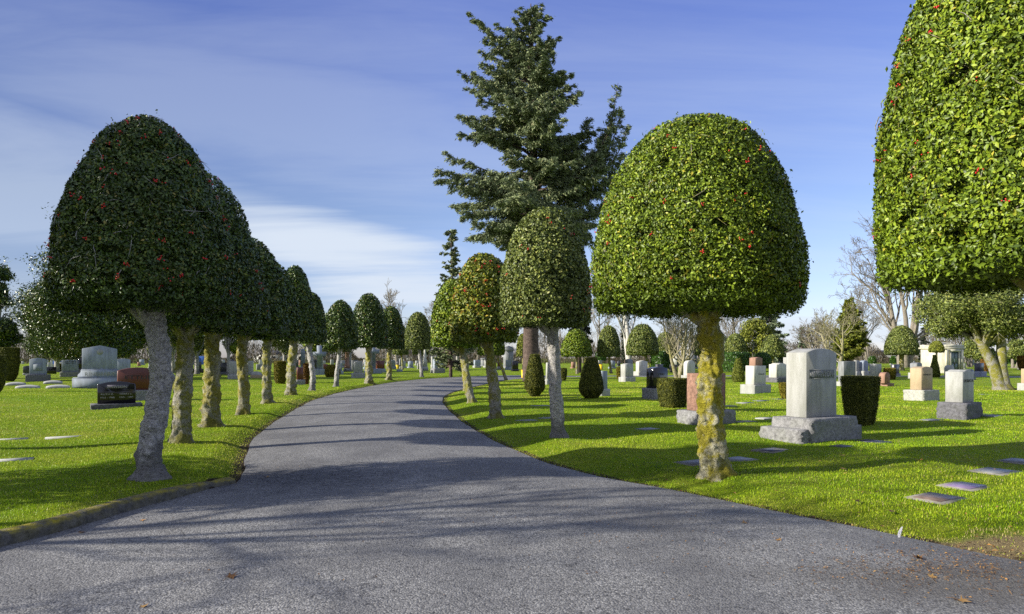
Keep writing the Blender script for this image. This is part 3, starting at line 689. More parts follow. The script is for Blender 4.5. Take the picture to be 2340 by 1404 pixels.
# ------------------------------------------------------------------ conifers
def interp_ext(pts, d, trunk_px):
    """limb lengths from the tree's own outline: list of (height row, left reach, right reach)"""
    hs = np.array([zat(r[0], d) for r in pts]); o = np.argsort(hs)
    l = np.array([r[1] for r in pts])[o]/F*d; r_ = np.array([r[2] for r in pts])[o]/F*d; hs = hs[o]
    def ext(h, az):
        a = np.interp(h, hs, l); c = np.interp(h, hs, r_); w = 0.5+0.5*math.cos(az)
        mid = 0.5*(a+c)
        k = abs(math.cos(az))
        return (c if math.cos(az) > 0 else a)*k + mid*(1-k)
    return ext
dF = 48.0; xF = (1213-1170)/F*dF; g = gz(xF, dF)
tF = empty('fir_tree', xF, dF, g, 0, 'tallest tree, a ragged dark fir with one limb rising on its right side', 'fir tree')
outl = [(8,2,2),(40,20,18),(75,52,45),(110,55,66),(135,150,62),(165,120,55),(205,165,88),(250,145,105),(285,175,140),(325,145,150),(358,178,150),(395,150,155),(430,205,170),(462,235,182),(495,205,180),(530,150,155),(565,85,100)]
b = MB()
ext = interp_ext(outl, dF, 1213)
Hf = zat(8, dF)
conifer(b, Hf, zat(560, dF), ext, 205, lambda f: 0.12+0.6*f+0.1*math.sin(f*37), 0.46, 96, 0.22, 0.52, sub=10.0, lim=0.9, aspect=0.26, jit=0.13)
# the big limbs on the right that sweep out and turn upward
PP, DD = [], []
for tx, ty, by, yy in [(1411,193,470,-.3),(1424,236,455,.5),(1431,292,470,-.8),(1428,345,480,.3),(1400,262,430,-.9),(1404,392,490,-.2),(1392,448,505,.8),(1384,300,420,.2),(1375,340,440,-1.2),(1372,480,515,.2),(1350,262,380,.6),(1392,330,450,1.1)]:
    X1, Z1, Zb = (tx-1213)/F*dF, zat(ty, dF), zat(by, dF)
    B = resample3(np.array([(0.1, 0, Zb), (X1*.45, yy*.5, Zb+(Z1-Zb)*.16), (X1*.78, yy*.9, Zb+(Z1-Zb)*.42), (X1*.93, yy, Zb+(Z1-Zb)*.70), (X1, yy, Z1)]), 26)
    b.tube(B, np.linspace(0.11, 0.015, 26), 5, 0, cap=False)
    for k in range(52):
        tt = 0.22+0.78*(k+rng.random())/52; i0 = min(24, int(tt*25)); base = B[i0]; g_ = B[i0+1]-B[i0]; g_ /= np.linalg.norm(g_)
        sl = (0.28+1.15*(1-tt)**.7)*rng.uniform(.45, 1.05)
        sd2 = np.cross(g_, [rng.normal(), rng.normal(), rng.normal()]); sd2 /= np.linalg.norm(sd2)+1e-9
        sd2 = sd2*rng.uniform(.5, 1)+g_*.65+np.array([0, 0, -.22]); sd2 /= np.linalg.norm(sd2)
        n = int(26+60*sl); u_ = np.sqrt(rng.random(n))
        PP.append(base+sd2*(u_*sl)[:, None]+rng.normal(0, .08, (n, 3))-np.array([0, 0, 1])*(u_**2*sl*.2)[:, None]); DD.append(np.tile(sd2+np.array([0, 0, -.2]), (n, 1)))
sprays(b, np.concatenate(PP), np.concatenate(DD), 0.22, 0.26, 1)
# split wood and needles into parts
def split_parts(b, parent, mats, names):
    for mi, nm in enumerate(names):
        c = MB(); V = np.concatenate(b.v); T_ = np.concatenate(b.t)
        for f, mm in zip(b.f, b.m):
            s = mm == mi
            if s.any():
                ff = f[s]; u_, inv = np.unique(ff, return_inverse=True)
                c.add(V[u_], inv.reshape(ff.shape), 0, T_[u_])
        if c.n: c.build(nm, mats[mi], parent, smooth=(mi == 0), tone=True)
split_parts(b, tF, [M['firbark'], M['fir']], ['trunk', 'crown'])

def simple_conifer(name, label, px, half, top, bot, d, mat, nbr, dens, size, tr, rise=lambda f: 0.1, droop=0.25, power=0.9, cat='conifer', bark='firbark', sub=7, aspect=0.3):
    x = (px-1170)/F*d; g = gz(x, d); H = zat(top, d)-g; z0 = max(0.25, zat(bot, d)-g); Rm = half/F*d*math.cos(math.atan((px-1170)/F))
    t = empty(name, x, d, g, 0, label, cat)
    b = MB()
    conifer(b, H, z0, lambda h, a: Rm*(max(0.0, 1-(h-z0)/(H-z0))**power)*(0.86+0.14*math.sin(a*3+h*2.1)), nbr, rise, droop, dens, size, tr, sub=sub, aspect=aspect)
    split_parts(b, t, [M[bark], M[mat]], ['trunk', 'crown'])
    return t
simple_conifer('young_fir_tree', 'small dark fir top rising left of the tall fir above the yellowing holly', 1030, 66, 523, 845, 60, 'fir', 120, 45, 0.30, 0.14, rise=lambda f: 0.25, power=0.6)
simple_conifer('blue_spruce_tree', 'broad grey-green spruce beyond the dome trees right of the round holly', 1757, 70, 684, 832, 112, 'spruce', 130, 60, 0.62, 0.4, rise=lambda f: 0.0, droop=0.2, power=0.72)
simple_conifer('cypress_tree', 'yellow-green cone shaped cypress behind the big inscribed pale monument', 1940, 62, 684, 826, 96, 'cypress', 150, 80, 0.5, 0.35, rise=lambda f: 0.55, droop=0.1, power=0.75)
simple_conifer('cedar_tree', 'dark drooping cedar half hidden behind the tall fir on its right', 1322, 36, 640, 800, 72, 'deodar', 120, 60, 0.4, 0.3, rise=lambda f: 0.1, droop=0.5, power=0.6)
simple_conifer('narrow_cypress_tree', 'narrow dark cypress column directly behind the white birch trunk', 1430, 13, 700, 835, 95, 'deodar', 100, 40, 0.42, 0.2, rise=lambda f: 1.6, droop=0.0, power=0.35)
simple_conifer('spruce_tree', 'small far spruce point just left of the big pale monument', 1832, 17, 748, 828, 140, 'spruce', 40, 16, 0.6, 0.25, power=0.9)
simple_conifer('dark_spruce_tree', 'dark far spruce between the mushroom tree and the white mausoleum', 2112, 22, 742, 828, 130, 'deodar', 40, 18, 0.6, 0.25, power=0.7)
simple_conifer('pale_spruce_tree', 'dull far spruce behind the mossy yellow trunk', 1660, 12, 770, 830, 130, 'spruce', 36, 16, 0.6, 0.2, power=0.9)

# ------------------------------------------------------------------ loose evergreen trees (unclipped hollies)
def loose_tree(name, label, px, d, half, top, bot, mat, n, size, tr, trunk_px=None, bark='bark0', nclump=26, cat='tree', group=None, stems=1, shell=0.45, wx=None, twigs=0, lean=0.0, strays=0):
    x = (px-1170)/F*d if wx is None else wx; g = gz(x, d)
    Rm = half/F*d*math.cos(math.atan((px-1170)/F)) if wx is None else half; zt = (zat(top, d) if wx is None else top)-g; zb = (zat(bot, d) if wx is None else bot)-g
    tx = x if trunk_px is None else (trunk_px-1170)/F*d
    t = empty(name, tx, d, g-0.02, 0, label, cat, group)
    cx = x-tx; zc = (zt+zb)/2; hz = (zt-zb)/2
    cl = []
    for k in range(nclump):
        rr = rng.uniform(0.24, 0.46)*min(Rm, hz*1.3); zr_ = rng.uniform(-1, 1); a_ = rng.random()*6.2832
        hr = math.sqrt(rng.uniform(.12, 1))*math.sqrt(max(0.05, 1-(abs(zr_)**2.5 if zr_ > 0 else .35*abs(zr_)**3)))*(Rm-rr*.6)
        cl.append((cx+math.cos(a_)*hr, math.sin(a_)*hr, zc+zr_*(hz-rr*.75), rr))
    w = MB()
    for s in range(stems):
        ox = (s-(stems-1)/2)*tr*1.7; lx = (s-(stems-1)/2)*Rm*0.32*(1 if stems > 1 else 0)
        pth = resample3(np.array([(ox*.4, 0, -0.1), (ox*0.7+lean*.3, 0, zb*.45), (ox+lx*.6+lean*.7, 0, zb), (cx*.5+lx+lean, 0, zc)]), 22)
        fl = 1+0.9*np.clip(1-np.linspace(0, zc, 22)/0.35, 0, 1)**1.6
        w.tube(pth, np.linspace(tr*1.1, tr*0.5, 22)*fl, 14)
    for c in cl:
        w.tube(resample3(np.array([(cx*.3+lean*.8, 0, zb*0.9), (cx+(c[0]-cx)*.5, c[1]*.5, (zb*.9+c[2])*.5+.1*hz), c[:3]]), 8), np.linspace(tr*.3, tr*.06, 8), 5, cap=False)
    for k in range(twigs):
        c = cl[rng.integers(len(cl))]; v = rng.normal(0, 1, 3); v /= np.linalg.norm(v)
        grow(w, c[:3], v, c[3]*1.25, 0.018, 1, 0.6, 0.0, (2, 3), 0.6, 3, 3, 0.006)
    w.build('trunk', M[bark], t, smooth=True)
    b = MB(); clump_tree_cloud(b, cl, n, size, 0, shell=shell)
    for k in range(strays):
        v = rng.normal(0, 1, 3); v[2] = abs(v[2])*1.0; v /= np.linalg.norm(v); c = cl[rng.integers(len(cl))]
        L = rng.uniform(.5, 1.3)*c[3]*1.5; m_ = 26; u_ = rng.random(m_)
        leaf_cloud(b, np.array(c[:3])+v*(c[3]+u_*L)[:, None]+rng.normal(0, .10, (m_, 3)), np.tile(v, (m_, 1)), size, .5, .8)
    b.build('crown', M[mat], t, tone=True)
    return t
GH = 'unclipped evergreen trees beyond the left row'
loose_tree('holly_tree', 'big loose grey-leaved holly whose branches hang low over the graves, two stems, far right', 2250, 34.7, 180, 640, 778, 'hollygrey', 70000, 0.11, 0.28, trunk_px=2292, bark='bark1', stems=2, twigs=90, lean=-0.9, nclump=60, shell=0.3, cat='holly tree')
loose_tree('holly_tree', 'large untrimmed holly with feathery branch tips filling the gap behind the first left tree', 190, 50, 150, 560, 826, 'hollydeep', 95000, 0.16, 0.35, trunk_px=250, nclump=84, strays=70, twigs=40, group=GH, cat='holly tree')
loose_tree('evergreen_tree', 'dark evergreen cut off by the left frame edge', -10, 52, 66, 600, 826, 'hollydeep', 40000, 0.17, 0.3, nclump=46, strays=60, twigs=40, shell=.2, group=GH)
loose_tree('evergreen_tree', 'dark evergreen behind the pedimented blue-grey monument', 285, 62, 115, 600, 822, 'hollydeep', 60000, 0.19, 0.3, nclump=60, group=GH)
loose_tree('evergreen_tree', 'dark low evergreen behind the pale tablets between the gabled tablet and the pedimented monument', 130, 75, 90, 690, 828, 'hollydeep', 36000, 0.2, 0.25, nclump=50, group=GH)
loose_tree('evergreen_tree', 'low evergreen seen between the first and second left trunks', 395, 72, 66, 680, 815, 'hollygrey', 26000, 0.2, 0.2, group=GH)
loose_tree('evergreen_tree', 'low evergreen seen between the second and third left trunks', 450, 66, 62, 680, 812, 'hollygrey', 26000, 0.2, 0.2, group=GH)
loose_tree('evergreen_tree', 'low evergreen with slim stem between the third and fourth left trunks', 522, 64, 56, 680, 812, 'holly', 26000, 0.2, 0.16, group=GH)
loose_tree('evergreen_tree', 'low evergreen behind the fifth and sixth left trunks', 650, 78, 64, 690, 812, 'hollygrey', 14000, 0.22, 0.2, group=GH)
loose_tree('evergreen_tree', 'low evergreen spreading behind the tall white cross', 735, 74, 62, 715, 808, 'holly', 15000, 0.21, 0.2, group=GH)
loose_tree('evergreen_tree', 'low evergreen behind the round golden yew', 800, 80, 40, 720, 808, 'hollygrey', 10000, 0.22, 0.18, group=GH)
loose_tree('evergreen_tree', 'low evergreen in front of the brown stone building', 1045, 88, 46, 740, 812, 'hollygrey', 10000, 0.24, 0.2, cat='tree')
loose_tree('evergreen_tree', 'green bushy tree leaning against the grey-green spruce', 1722, 100, 48, 726, 832, 'cypress', 13000, 0.28, 0.2, cat='tree', twigs=40)
loose_tree('evergreen_tree', 'dull bushy evergreen right of the white mausoleum', 2235, 88, 46, 755, 826, 'hollygrey', 13000, 0.24, 0.2, cat='tree')
loose_tree('evergreen_tree', 'bushy evergreen at the right frame edge behind the stemmed holly', 2330, 95, 40, 770, 822, 'hollygrey', 11000, 0.25, 0.2, cat='tree')
# trees just outside the left of the view; their shade falls over the first holly and the drive
loose_tree('evergreen_tree', 'bushy evergreen outside the view to the left of the first holly', 0, 7.2, 2.0, 7.7, 1.7, 'holly', 22000, 0.13, 0.18, wx=-11.0, nclump=30, cat='tree')
loose_tree('evergreen_tree', 'slender evergreen outside the view left of the second holly', 0, 10.9, 1.4, 7.4, 4.4, 'holly', 10000, 0.13, 0.16, wx=-12.6, nclump=18, cat='tree')

# ------------------------------------------------------------------ bare trees
def bare_tree(name, label, px, by, top, d, rad, depth, limbs, spread, up, mat='twig', kids=(3, 4), lenf=0.42, stems=1, minr=0.012, seed=1, wx=None, ztop=None, trunk_h=0.28, cat='bare tree', group=None, shrink=0.68, wander=0.13, splay=0.35):
    global rng
    keep = rng; rng = np.random.default_rng(seed)
    x = (px-1170)/F*d if wx is None else wx; g = gz(x, d); H = (zat(top, d) if ztop is None else ztop)-g
    t = empty(name, x, d, g-0.03, 0, label, cat, group)
    b = MB(); lim = MB()
    for s in range(stems):
        a = s*2.4+seed; tilt_ = splay if stems > 1 else 0.03
        d0 = np.array([math.cos(a)*tilt_, math.sin(a)*tilt_, 1.0])
        p0 = np.array([math.cos(a)*rad*(0.9 if stems > 1 else 0), math.sin(a)*rad*(.9 if stems > 1 else 0), -0.05])
        pts = [p0]; dd = d0/np.linalg.norm(d0)
        Ls = H*0.80
        for k in range(12):
            dd = dd+rng.normal(0, 0.045, 3); dd[2] += 0.03; dd /= np.linalg.norm(dd); pts.append(pts[-1]+dd*Ls/12)
        P = np.array(pts); rs = np.linspace(rad, rad*0.16, 13); rs[0] *= 1.35
        b.tube(P, rs, 10, cap=False)
        for k in range(limbs):
            f = trunk_h+(0.98-trunk_h)*(k+rng.random())/limbs; i0 = min(int(f*12), 11); base = P[i0]+(P[i0+1]-P[i0])*(f*12-i0)
            a2 = rng.random()*6.283; dv = np.array([math.cos(a2)*math.sin(spread), math.sin(a2)*math.sin(spread), math.cos(spread)+0.15])
            grow(lim, base, dv, H*lenf*(1.1-0.55*f)*rng.uniform(.75, 1.1), rad*0.5*(1.05-0.75*f), depth, 0.6, up, kids, shrink, 5, 5, minr, 0, wander)
        grow(lim, P[-1], dd, H*0.2, rad*0.16, min(2, depth), 0.5, up, kids, shrink, 4, 4, minr)
    b.build('trunk', M[mat], t, smooth=True); c = lim.build('crown', M[mat], t, smooth=True)
    rng = keep
    return t, b, lim
bare_tree('small_bare_tree', 'small many-stemmed bare tree with mossy branches left of the yellow mossed trunk', 1551, 865, 706, 53, 0.17, 3, 7, 0.75, 0.22, 'paletwig', kids=(3, 4), stems=4, minr=0.010, seed=5, splay=0.42, lenf=0.44, trunk_h=0.16)
bare_tree('birch_tree', 'tall birch with peeling white trunk between the sunlit dome trees', 1441, 835, 560, 84, 0.36, 3, 9, 0.65, 0.12, 'birch', stems=2, minr=0.02, seed=8, splay=0.16, lenf=0.34)
bare_tree('bare_maple_tree', 'wide spreading bare tree of many trunks behind the mushroom shaped tree', 2068, 834, 500, 112, 0.52, 4, 7, 0.8, 0.10, 'twig', kids=(3, 3), stems=5, minr=0.024, seed=12, splay=0.20, lenf=0.40, trunk_h=0.2, cat='bare tree')
bare_tree('bare_poplar_tree', 'thin upright bare tree standing above the last dome trees of the left row', 906, 827, 652, 150, 0.3, 3, 16, 0.55, 0.12, 'twig', minr=0.03, seed=14, lenf=0.28, trunk_h=0.22)
bare_tree('bare_ash_tree', 'leaning pale-limbed bare tree just behind the big inscribed pale monument', 1915, 835, 700, 82, 0.24, 3, 9, 0.95, 0.05, 'paletwig', minr=0.018, seed=21, lenf=0.46, trunk_h=0.25, stems=2, splay=0.5)
for lab, px, top, d, sd in [('bare tree with fine twigs just right of the mossy yellow trunk', 1672, 676, 125, 31), ('bare tree crowning the gap between the birch and the round holly', 1545, 660, 130, 32),
                            ('bare tree between the cypress and the spruce, low and twiggy', 1862, 730, 120, 33), ('bare tree behind the right edge of the tall fir', 1372, 630, 120, 34),
                            ('bare tree rising at the right of the white mausoleum', 2215, 735, 120, 35), ('bare tree left of the tall fir, behind the green rounded holly', 1008, 690, 130, 36),
                            ('bare tree near the right frame edge behind the stemmed holly', 2318, 748, 105, 37), ('low bare tree behind the brown stone building', 1090, 762, 170, 38),
                            ('bare tree left of the wide many-trunked bare tree', 1985, 660, 135, 39)]:
    bare_tree('bare_tree', lab, px, 0, top, d, 0.26, 3, 11, 0.75, 0.10, 'twig', minr=0.022, seed=sd, lenf=0.38, stems=2 if sd % 2 else 1, splay=0.2, group='bare winter trees beyond the graves')
bare_tree('bare_tree', 'large bare tree outside the view to the left, its branch shadows lying on the drive', 0, 0, 0, 4.4, 0.17, 4, 10, 0.85, 0.08, 'twig', minr=0.010, seed=41, wx=-13.6, ztop=9.5, lenf=0.42, kids=(3, 3), trunk_h=0.3)

# the bare woods along the horizon: one mass of twigs and brush
b = MB(); protos = []
for s in range(3):
    keep = rng; rng = np.random.default_rng(100+s); q_ = MB()
    P = resample3(np.array([(0, 0, 0), (.2, 0, 4), (0, .2, 8), (.1, 0, 12)]), 6); q_.tube(P, np.linspace(.22, .05, 6), 5, cap=False)
    for k in range(10):
        f = 0.25+0.73*(k+rng.random())/10; a = rng.random()*6.283
        grow(q_, (0.1, 0, 12*f), (math.cos(a)*.8, math.sin(a)*.8, .75), 4.6*(1.1-.6*f), 0.10*(1.1-.8*f), 2, 0.6, 0.1, (3, 4), 0.66, 4, 3, 0.028)
    rng = keep; protos.append((np.concatenate(q_.v), q_.f))
for k in range(90):
    V, Fs = protos[k % 3]; px = rng.uniform(-120, 2420); d = rng.uniform(185, 280); sc = rng.uniform(.7, 1.25)*(0.9 if px < 1150 else 1.0)
    a = rng.random()*6.283; c_, s_ = math.cos(a), math.sin(a)
    W = np.c_[V[:, 0]*c_-V[:, 1]*s_, V[:, 0]*s_+V[:, 1]*c_, V[:, 2]]*sc + np.array([(px-1170)/F*d, d, 0])
    base = b.n; b.v.append(W); b.t.append(np.full(len(W), rng.uniform(.3, .9))); b.n += len(W)
    off = 0
    for f in Fs: b.f.append(f+base); b.m.append(np.zeros(len(f), int))
n = 100000; px = rng.uniform(-150, 2480, n); d = rng.uniform(180, 260, n); hgt = (2.6+2.2*np.sin(px*0.021)+1.4*np.sin(px*0.057+1))*1.7+1.8
hz = rng.random(n)**1.25*np.maximum(1.2, hgt)
leaf_cloud(b, np.c_[(px-1170)/F*d, d, hz], rng.normal(0, 1, (n, 3)), 1.2, 0.12, 0.8, 1, along=np.tile([0, 0, 1.0], (n, 1)), tone=np.clip(rng.random(n)*0.85+0.15*np.sin(px*.03), 0, 1))
tag(b.build('bare_woods', [M['twig'], M['brush']], tone=True), kind='stuff')

# ------------------------------------------------------------------ gravestones
def rough_box(b, w, t, h, z0=0, amp=0.02, res=0.07, m=0, margin=True, ox=0.0, oy=0.0):
    """block with quarry-faced sides and a smooth top"""
    bm = bmesh.new(); bmesh.ops.create_cube(bm, size=1.0)
    for v in bm.verts: v.co = Vector((v.co.x*w, v.co.y*t, (v.co.z+0.5)*h))
    cuts = max(1, min(9, int(max(w, h)/res)))
    bmesh.ops.subdivide_edges(bm, edges=bm.edges, cuts=cuts, use_grid_fill=True)
    sd = rng.random()*50
    for v in bm.verts:
        if v.co.z < h*0.93:
            n = mnoise.noise(v.co*9+Vector((sd, 0, 0)))+0.6*mnoise.noise(v.co*23+Vector((0, sd, 0)))
            s = amp*n + amp*0.4
            if abs(abs(v.co.x)-w/2) < 1e-4: v.co.x += math.copysign(s, v.co.x)
            if abs(abs(v.co.y)-t/2) < 1e-4: v.co.y += math.copysign(s, v.co.y)
    bm.verts.index_update()
    b.add([(v.co.x+ox, v.co.y+oy, v.co.z+z0) for v in bm.verts], [tuple(v.index for v in f.verts) for f in bm.faces], m); bm.free()

def profile(shape, w, h):
    x = w/2
    if shape == 'flat': return [(-x, 0), (x, 0), (x, h), (-x, h)]
    if shape == 'arc': top = [(x-w*k/14, h-0.09*w*(abs(2*k/14-1)**2)) for k in range(15)]
    elif shape == 'round': top = [(math.cos(math.pi*k/14)*x, h-x*.75+math.sin(math.pi*k/14)*x*.75) for k in range(15)]
    elif shape == 'gable': top = [(x, h-0.11*w), (0, h), (-x, h-0.11*w)]
    elif shape == 'serp': top = [(x, h-.07*w)]+[(x*.62*math.cos(math.pi*k/10), h-.07*w+.07*w*math.sin(math.pi*k/10)) for k in range(11)]+[(-x, h-.07*w)]
    elif shape == 'taper': return [(-x, 0), (x, 0), (x*.8, h), (-x*.8, h)]
    elif shape == 'slantend': top = [(x, h), (-x*.2, h*.98), (-x, h-.12*w)]
    return [(-x, 0), (x, 0)]+top

def slab(b, shape, w, t, h, z0, m=0, bev=0.008, ox=0.0, oy=0.0):
    P = profile(shape, w, h); n = len(P)
    bm = bmesh.new()
    f = bm.faces.new([bm.verts.new((x, -t/2, z)) for x, z in P])
    r = bmesh.ops.extrude_face_region(bm, geom=[f]); vs = [e for e in r['geom'] if isinstance(e, bmesh.types.BMVert)]
    bmesh.ops.translate(bm, verts=vs, vec=(0, t, 0)); bmesh.ops.recalc_face_normals(bm, faces=bm.faces)
    if bev: bmesh.ops.bevel(bm, geom=[e for e in bm.edges if e.calc_face_angle(0) > 0.5], offset=bev, segments=1, affect='EDGES')
    bm.verts.index_update()
    b.add([(v.co.x+ox, v.co.y+oy, v.co.z+z0) for v in bm.verts], [tuple(v.index for v in f.verts) for f in bm.faces], m); bm.free()

def lettering(text, parent, x, y, z, size, mat, width=None, name='lettering', ext=0.004, align='CENTER'):
    cu = bpy.data.curves.new(name, 'FONT'); cu.body = text; cu.size = size; cu.extrude = ext; cu.align_x = align; cu.align_y = 'CENTER'; cu.resolution_u = 2
    cu.space_character = 1.05; cu.materials.append(M[mat])
    tmp = bpy.data.objects.new(name, cu); me = bpy.data.meshes.new_from_object(tmp); bpy.data.objects.remove(tmp)
    o = bpy.data.objects.new(name, me); col.objects.link(o); o.parent = parent
    o.rotation_euler = (R(90), 0, 0); o.location = (x, y, z)
    if width:
        xs_ = [v.co.x for v in me.vertices]; o.scale = (width/max(max(xs_)-min(xs_), 1e-3), 1, 1)
    return o

def grave(label, die, base, shape, mat, bmat='rock', k=0.35, text=None, tcol='ink', tz=0.6, tsize=0.13, group=None, d=None, name='gravestone', cat='gravestone', plinth=None, panel=None, tw=0.8, amp=0.02):
    """die = (x0, x1, top row, bottom row); base = (x0, x1, lowest row); sizes follow from the ground distance"""
    x0, x1, ty, dy = die; bx0, bx1, by = base if base else (x0, x1, dy)
    cx = (bx0+bx1)/2 if base else (x0+x1)/2
    al = abs(STONE_AZ+math.atan((cx-1170)/F)); c, s = math.cos(al), math.sin(al)
    dd = dist(by) if d is None else d
    for _ in range(3):
        W = (x1-x0)/F*dd/(c+k*s); T = W*k
        bw = bt = 0
        if base:
            tot = (bx1-bx0)/F*dd; mrg = max(0.03, (tot-W*c-T*s)/(c+s)); bw, bt = W+mrg, T+mrg
        if d is None: dd = dist(by)+0.5*((bw or W)*s+(bt or T)*c)
    x = (cx-1170)/F*dd; g = gz(x, dd)
    t = empty(name, x, dd, g, -STONE_AZ*-1, label, cat, group)
    t.rotation_euler = (rng.normal(0, .007), rng.normal(0, .007), STONE_AZ+rng.normal(0, .03))
    bh = max(0.06, zat(dy, dd)-g) if base else 0.0
    top = zat(ty, dd)-g
    ox = (((x0+x1)/2-cx)/F*dd)/max(c, .3) if abs((x0+x1)/2-cx) > 4 else 0.0
    if base:
        b = MB(); rough_box(b, bw, bt, bh+0.05, -0.05, amp if bmat.startswith('rock') else 0.002, max(.06, dd*0.004)); b.build('base', M[bmat], t)
    b = MB(); slab(b, shape, W, T, top-bh, bh if base else -0.03, bev=min(0.012, T*.1), ox=ox)
    tb = b.build('tablet', M[mat], t)
    if panel:
        b = MB(); pw, ph, pz = panel; b.box(ox-pw*W/2, ox+pw*W/2, -T/2-0.008, -T/2-0.001, bh+(top-bh)*pz-ph/2, bh+(top-bh)*pz+ph/2); b.build('name_panel', M['panel'] if mat in ('black', 'dark') else M[mat], t)
    if text:
        for q_, (s_, zf, sz, xo, wf) in enumerate(text):
            lettering(s_, t, ox+xo*W, -T/2-(0.013 if panel and q_ == 0 else 0.004), bh+(top-bh)*zf, sz, tcol, wf*W if wf else None)
    return t, dict(W=W, T=T, bh=bh, top=top, d=dd)

# --- the big inscribed monument on the right
xs, ds = at(1862, 1003); ds += 0.15; g = gz(xs, ds)
t = empty('monument', xs, ds, g, STONE_AZ, 'big pale grey monument with a stepped base and SWANSON in a framed panel', 'gravestone')
kk = ds/F
H0, H1, H2 = zat(978, ds-0.45)-g, zat(953, ds-0.2)-g, zat(797, ds)-g
b = MB(); rough_box(b, 1.95, 0.90, H0+0.06, -0.06, 0.022, 0.06); b.build('lower_base', M['rock'], t)
b = MB(); rough_box(b, 1.48, 0.84, H1+0.05, -0.05, 0.02, 0.06, oy=-.075); b.build('upper_base', M['rock'], t)
b = MB(); slab(b, 'arc', 0.98, 0.45, H2-H1, H1, bev=0.008); b.build('shaft', M['granite'], t)
b = MB(); z_ = H1+(H2-H1)*0.625; pw, ph = 0.80, 0.185
for (a0, a1, c0, c1) in ((-pw/2, pw/2, ph/2-.012, ph/2), (-pw/2, pw/2, -ph/2, -ph/2+.012), (-pw/2, -pw/2+.012, -ph/2+.012, ph/2-.012), (pw/2-.012, pw/2, -ph/2+.012, ph/2-.012)):
    b.box(a0, a1, -0.225-.007, -0.2255, z_+c0, z_+c1)
b.box(-pw/2+.012, pw/2-.012, -0.2275, -0.2253, z_-ph/2+.012, z_+ph/2-.012, 1)
b.build('name_panel', [M['granite'], M['grey']], t)
lettering('SWANSON', t, 0, -0.229, z_, 0.17, 'granite', 0.70, ext=0.008)

# --- pedimented monument on the left
dR = 36.4; xR = (228-1170)/F*dR; g = gz(xR, dR); u = dR/F
t = empty('monument', xR, dR, g, STONE_AZ, 'large pedimented blue-grey monument with a round R emblem and RINEHART below', 'gravestone')
z1, z2, z3 = zat(863, dR)-g, zat(846, dR)-g, zat(790, dR)-g
b = MB(); b.box(-1.24, 1.24, -.45, .45, -.05, z1-.04); b.box(-1.21, 1.21, -.42, .42, z1-.04, z1)
b.build('base', M['blue'], t)
b = MB(); P = [(-1.0, z1), (1.0, z1), (1.0, z1+.12), (.97, z1+.18), (.9, z1+.24), (.86, z1+.32), (.86, z2), (-.86, z2), (-.86, z1+.32), (-.9, z1+.24), (-.97, z1+.18), (-1.0, z1+.12)]
n = len(P); b.add([(x, -.30, z) for x, z in P]+[(x, .30, z) for x, z in P], [tuple(range(n)), tuple(range(2*n-1, n-1, -1))]+[((i+1) % n, i, n+i, n+(i+1) % n) for i in range(n)]); b.build('plinth', M['blue'], t)
b = MB(); slab(b, 'gable', 1.60, .38, z3-z2, z2, bev=.012); b.box(-.84, .84, -.215, .215, z2-.001, z2+.05); b.build('shaft', M['blue'], t)
lettering('RINEHART', t, 0, -.302, (z1+z2)/2-.02, .27, 'granite', 1.35, ext=.015)
b = MB(); a = np.arange(24)*2*math.pi/24
b.tube([(0, -.187, z3-.34), (0, -.205, z3-.34)], .15, 24); e = b.build('emblem', M['granite'], t)
lettering('R', t, 0, -.208, z3-.345, .2, 'blue', None, ext=.004)

G = 'gravestones left of the drive'; G2 = 'gravestones right of the drive'; G3 = 'gravestones beyond the bend'
grave('low black polished stone with arched top naming RUTH E. and HARRY L.', (228,304,872,922), (216,317,933), 'arc', 'black', 'rockdark', .22, [('DAWSON', .76, .11, 0, .5), ('RUTH E.', .43, .075, -.25, .33), ('HARRY L.', .43, .075, .24, .33), ('1923 - 1988', .28, .07, -.25, .36), ('1905 - 1987', .28, .07, .24, .36)], 'pale_ink', group=G, panel=(.6, .11, .77))
grave('dark red polished stone with arched top, cut by the first left trunk', (275,358,840,891), (279,372,916), 'arc', 'red', 'rock', .2, [('ETTLIE', .56, .2, 0, .66)], 'ink', group=G)
grave('grey gabled tablet with a carved square plaque, near the left yews', (72,105,818,856), (64,111,872), 'gable', 'blue', 'rockdark', .28, group=G, panel=(.55, .55, .45))
grave('pale tablet with dark lettering in its top band, left of the pedimented monument', (144,176,823,850), (141,180,862), 'flat', 'blue', 'rock', .3, [('HENRY', .84, .16, 0, .8), ('1868 1921', .7, .1, 0, .6)], 'ink', group=G)
grave('small dark tablet with a white edge peeping out beside the gabled tablet', (54,71,836,853), (54,72,858), 'slantend', 'dark', 'granite', .4, group=G)
grave('low black block right of the gabled tablet', (106,127,838,855), None, 'flat', 'black', k=.5, group=G)
grave('tall black stone with pale edge left of the pedimented monument', (178,193,819,844), (176,200,856), 'flat', 'black', 'rockdark', .5, group=G)
grave('wide pale tablet close behind the pedimented monument', (267,296,820,862), (262,302,872), 'arc', 'blue', 'granite', .25, group=G)
grave('small white block behind the low black block', (110,119,828,838), None, 'flat', 'granite', group=G, d=105)
grave('pale low block below the blue screen', (119,133,832,840), None, 'flat', 'granite', group=G, d=100)
grave('thin white post-like stone before the blue screen', (117,120,815,838), None, 'flat', 'marble', k=1, group=G, d=95)
grave('black tablet on a black base behind the second left trunk', (443,459,827,843), (440,464,853), 'flat', 'dark', 'black', .3, group=G)
grave('purple-grey wide stone between the second and third left trunks', (503,523,829,850), (501,525,856), 'flat', 'dark', 'rockdark', .4, group=G)
grave('square white block on a white base between the third and fourth left trunks', (524,545,826,856), (521,547,867), 'flat', 'granite', 'granite', .6, group=G)
grave('tall white slab just right of the fourth left trunk', (567,579,825,850), (565,581,856), 'flat', 'marble', 'granite', .4, group=G)
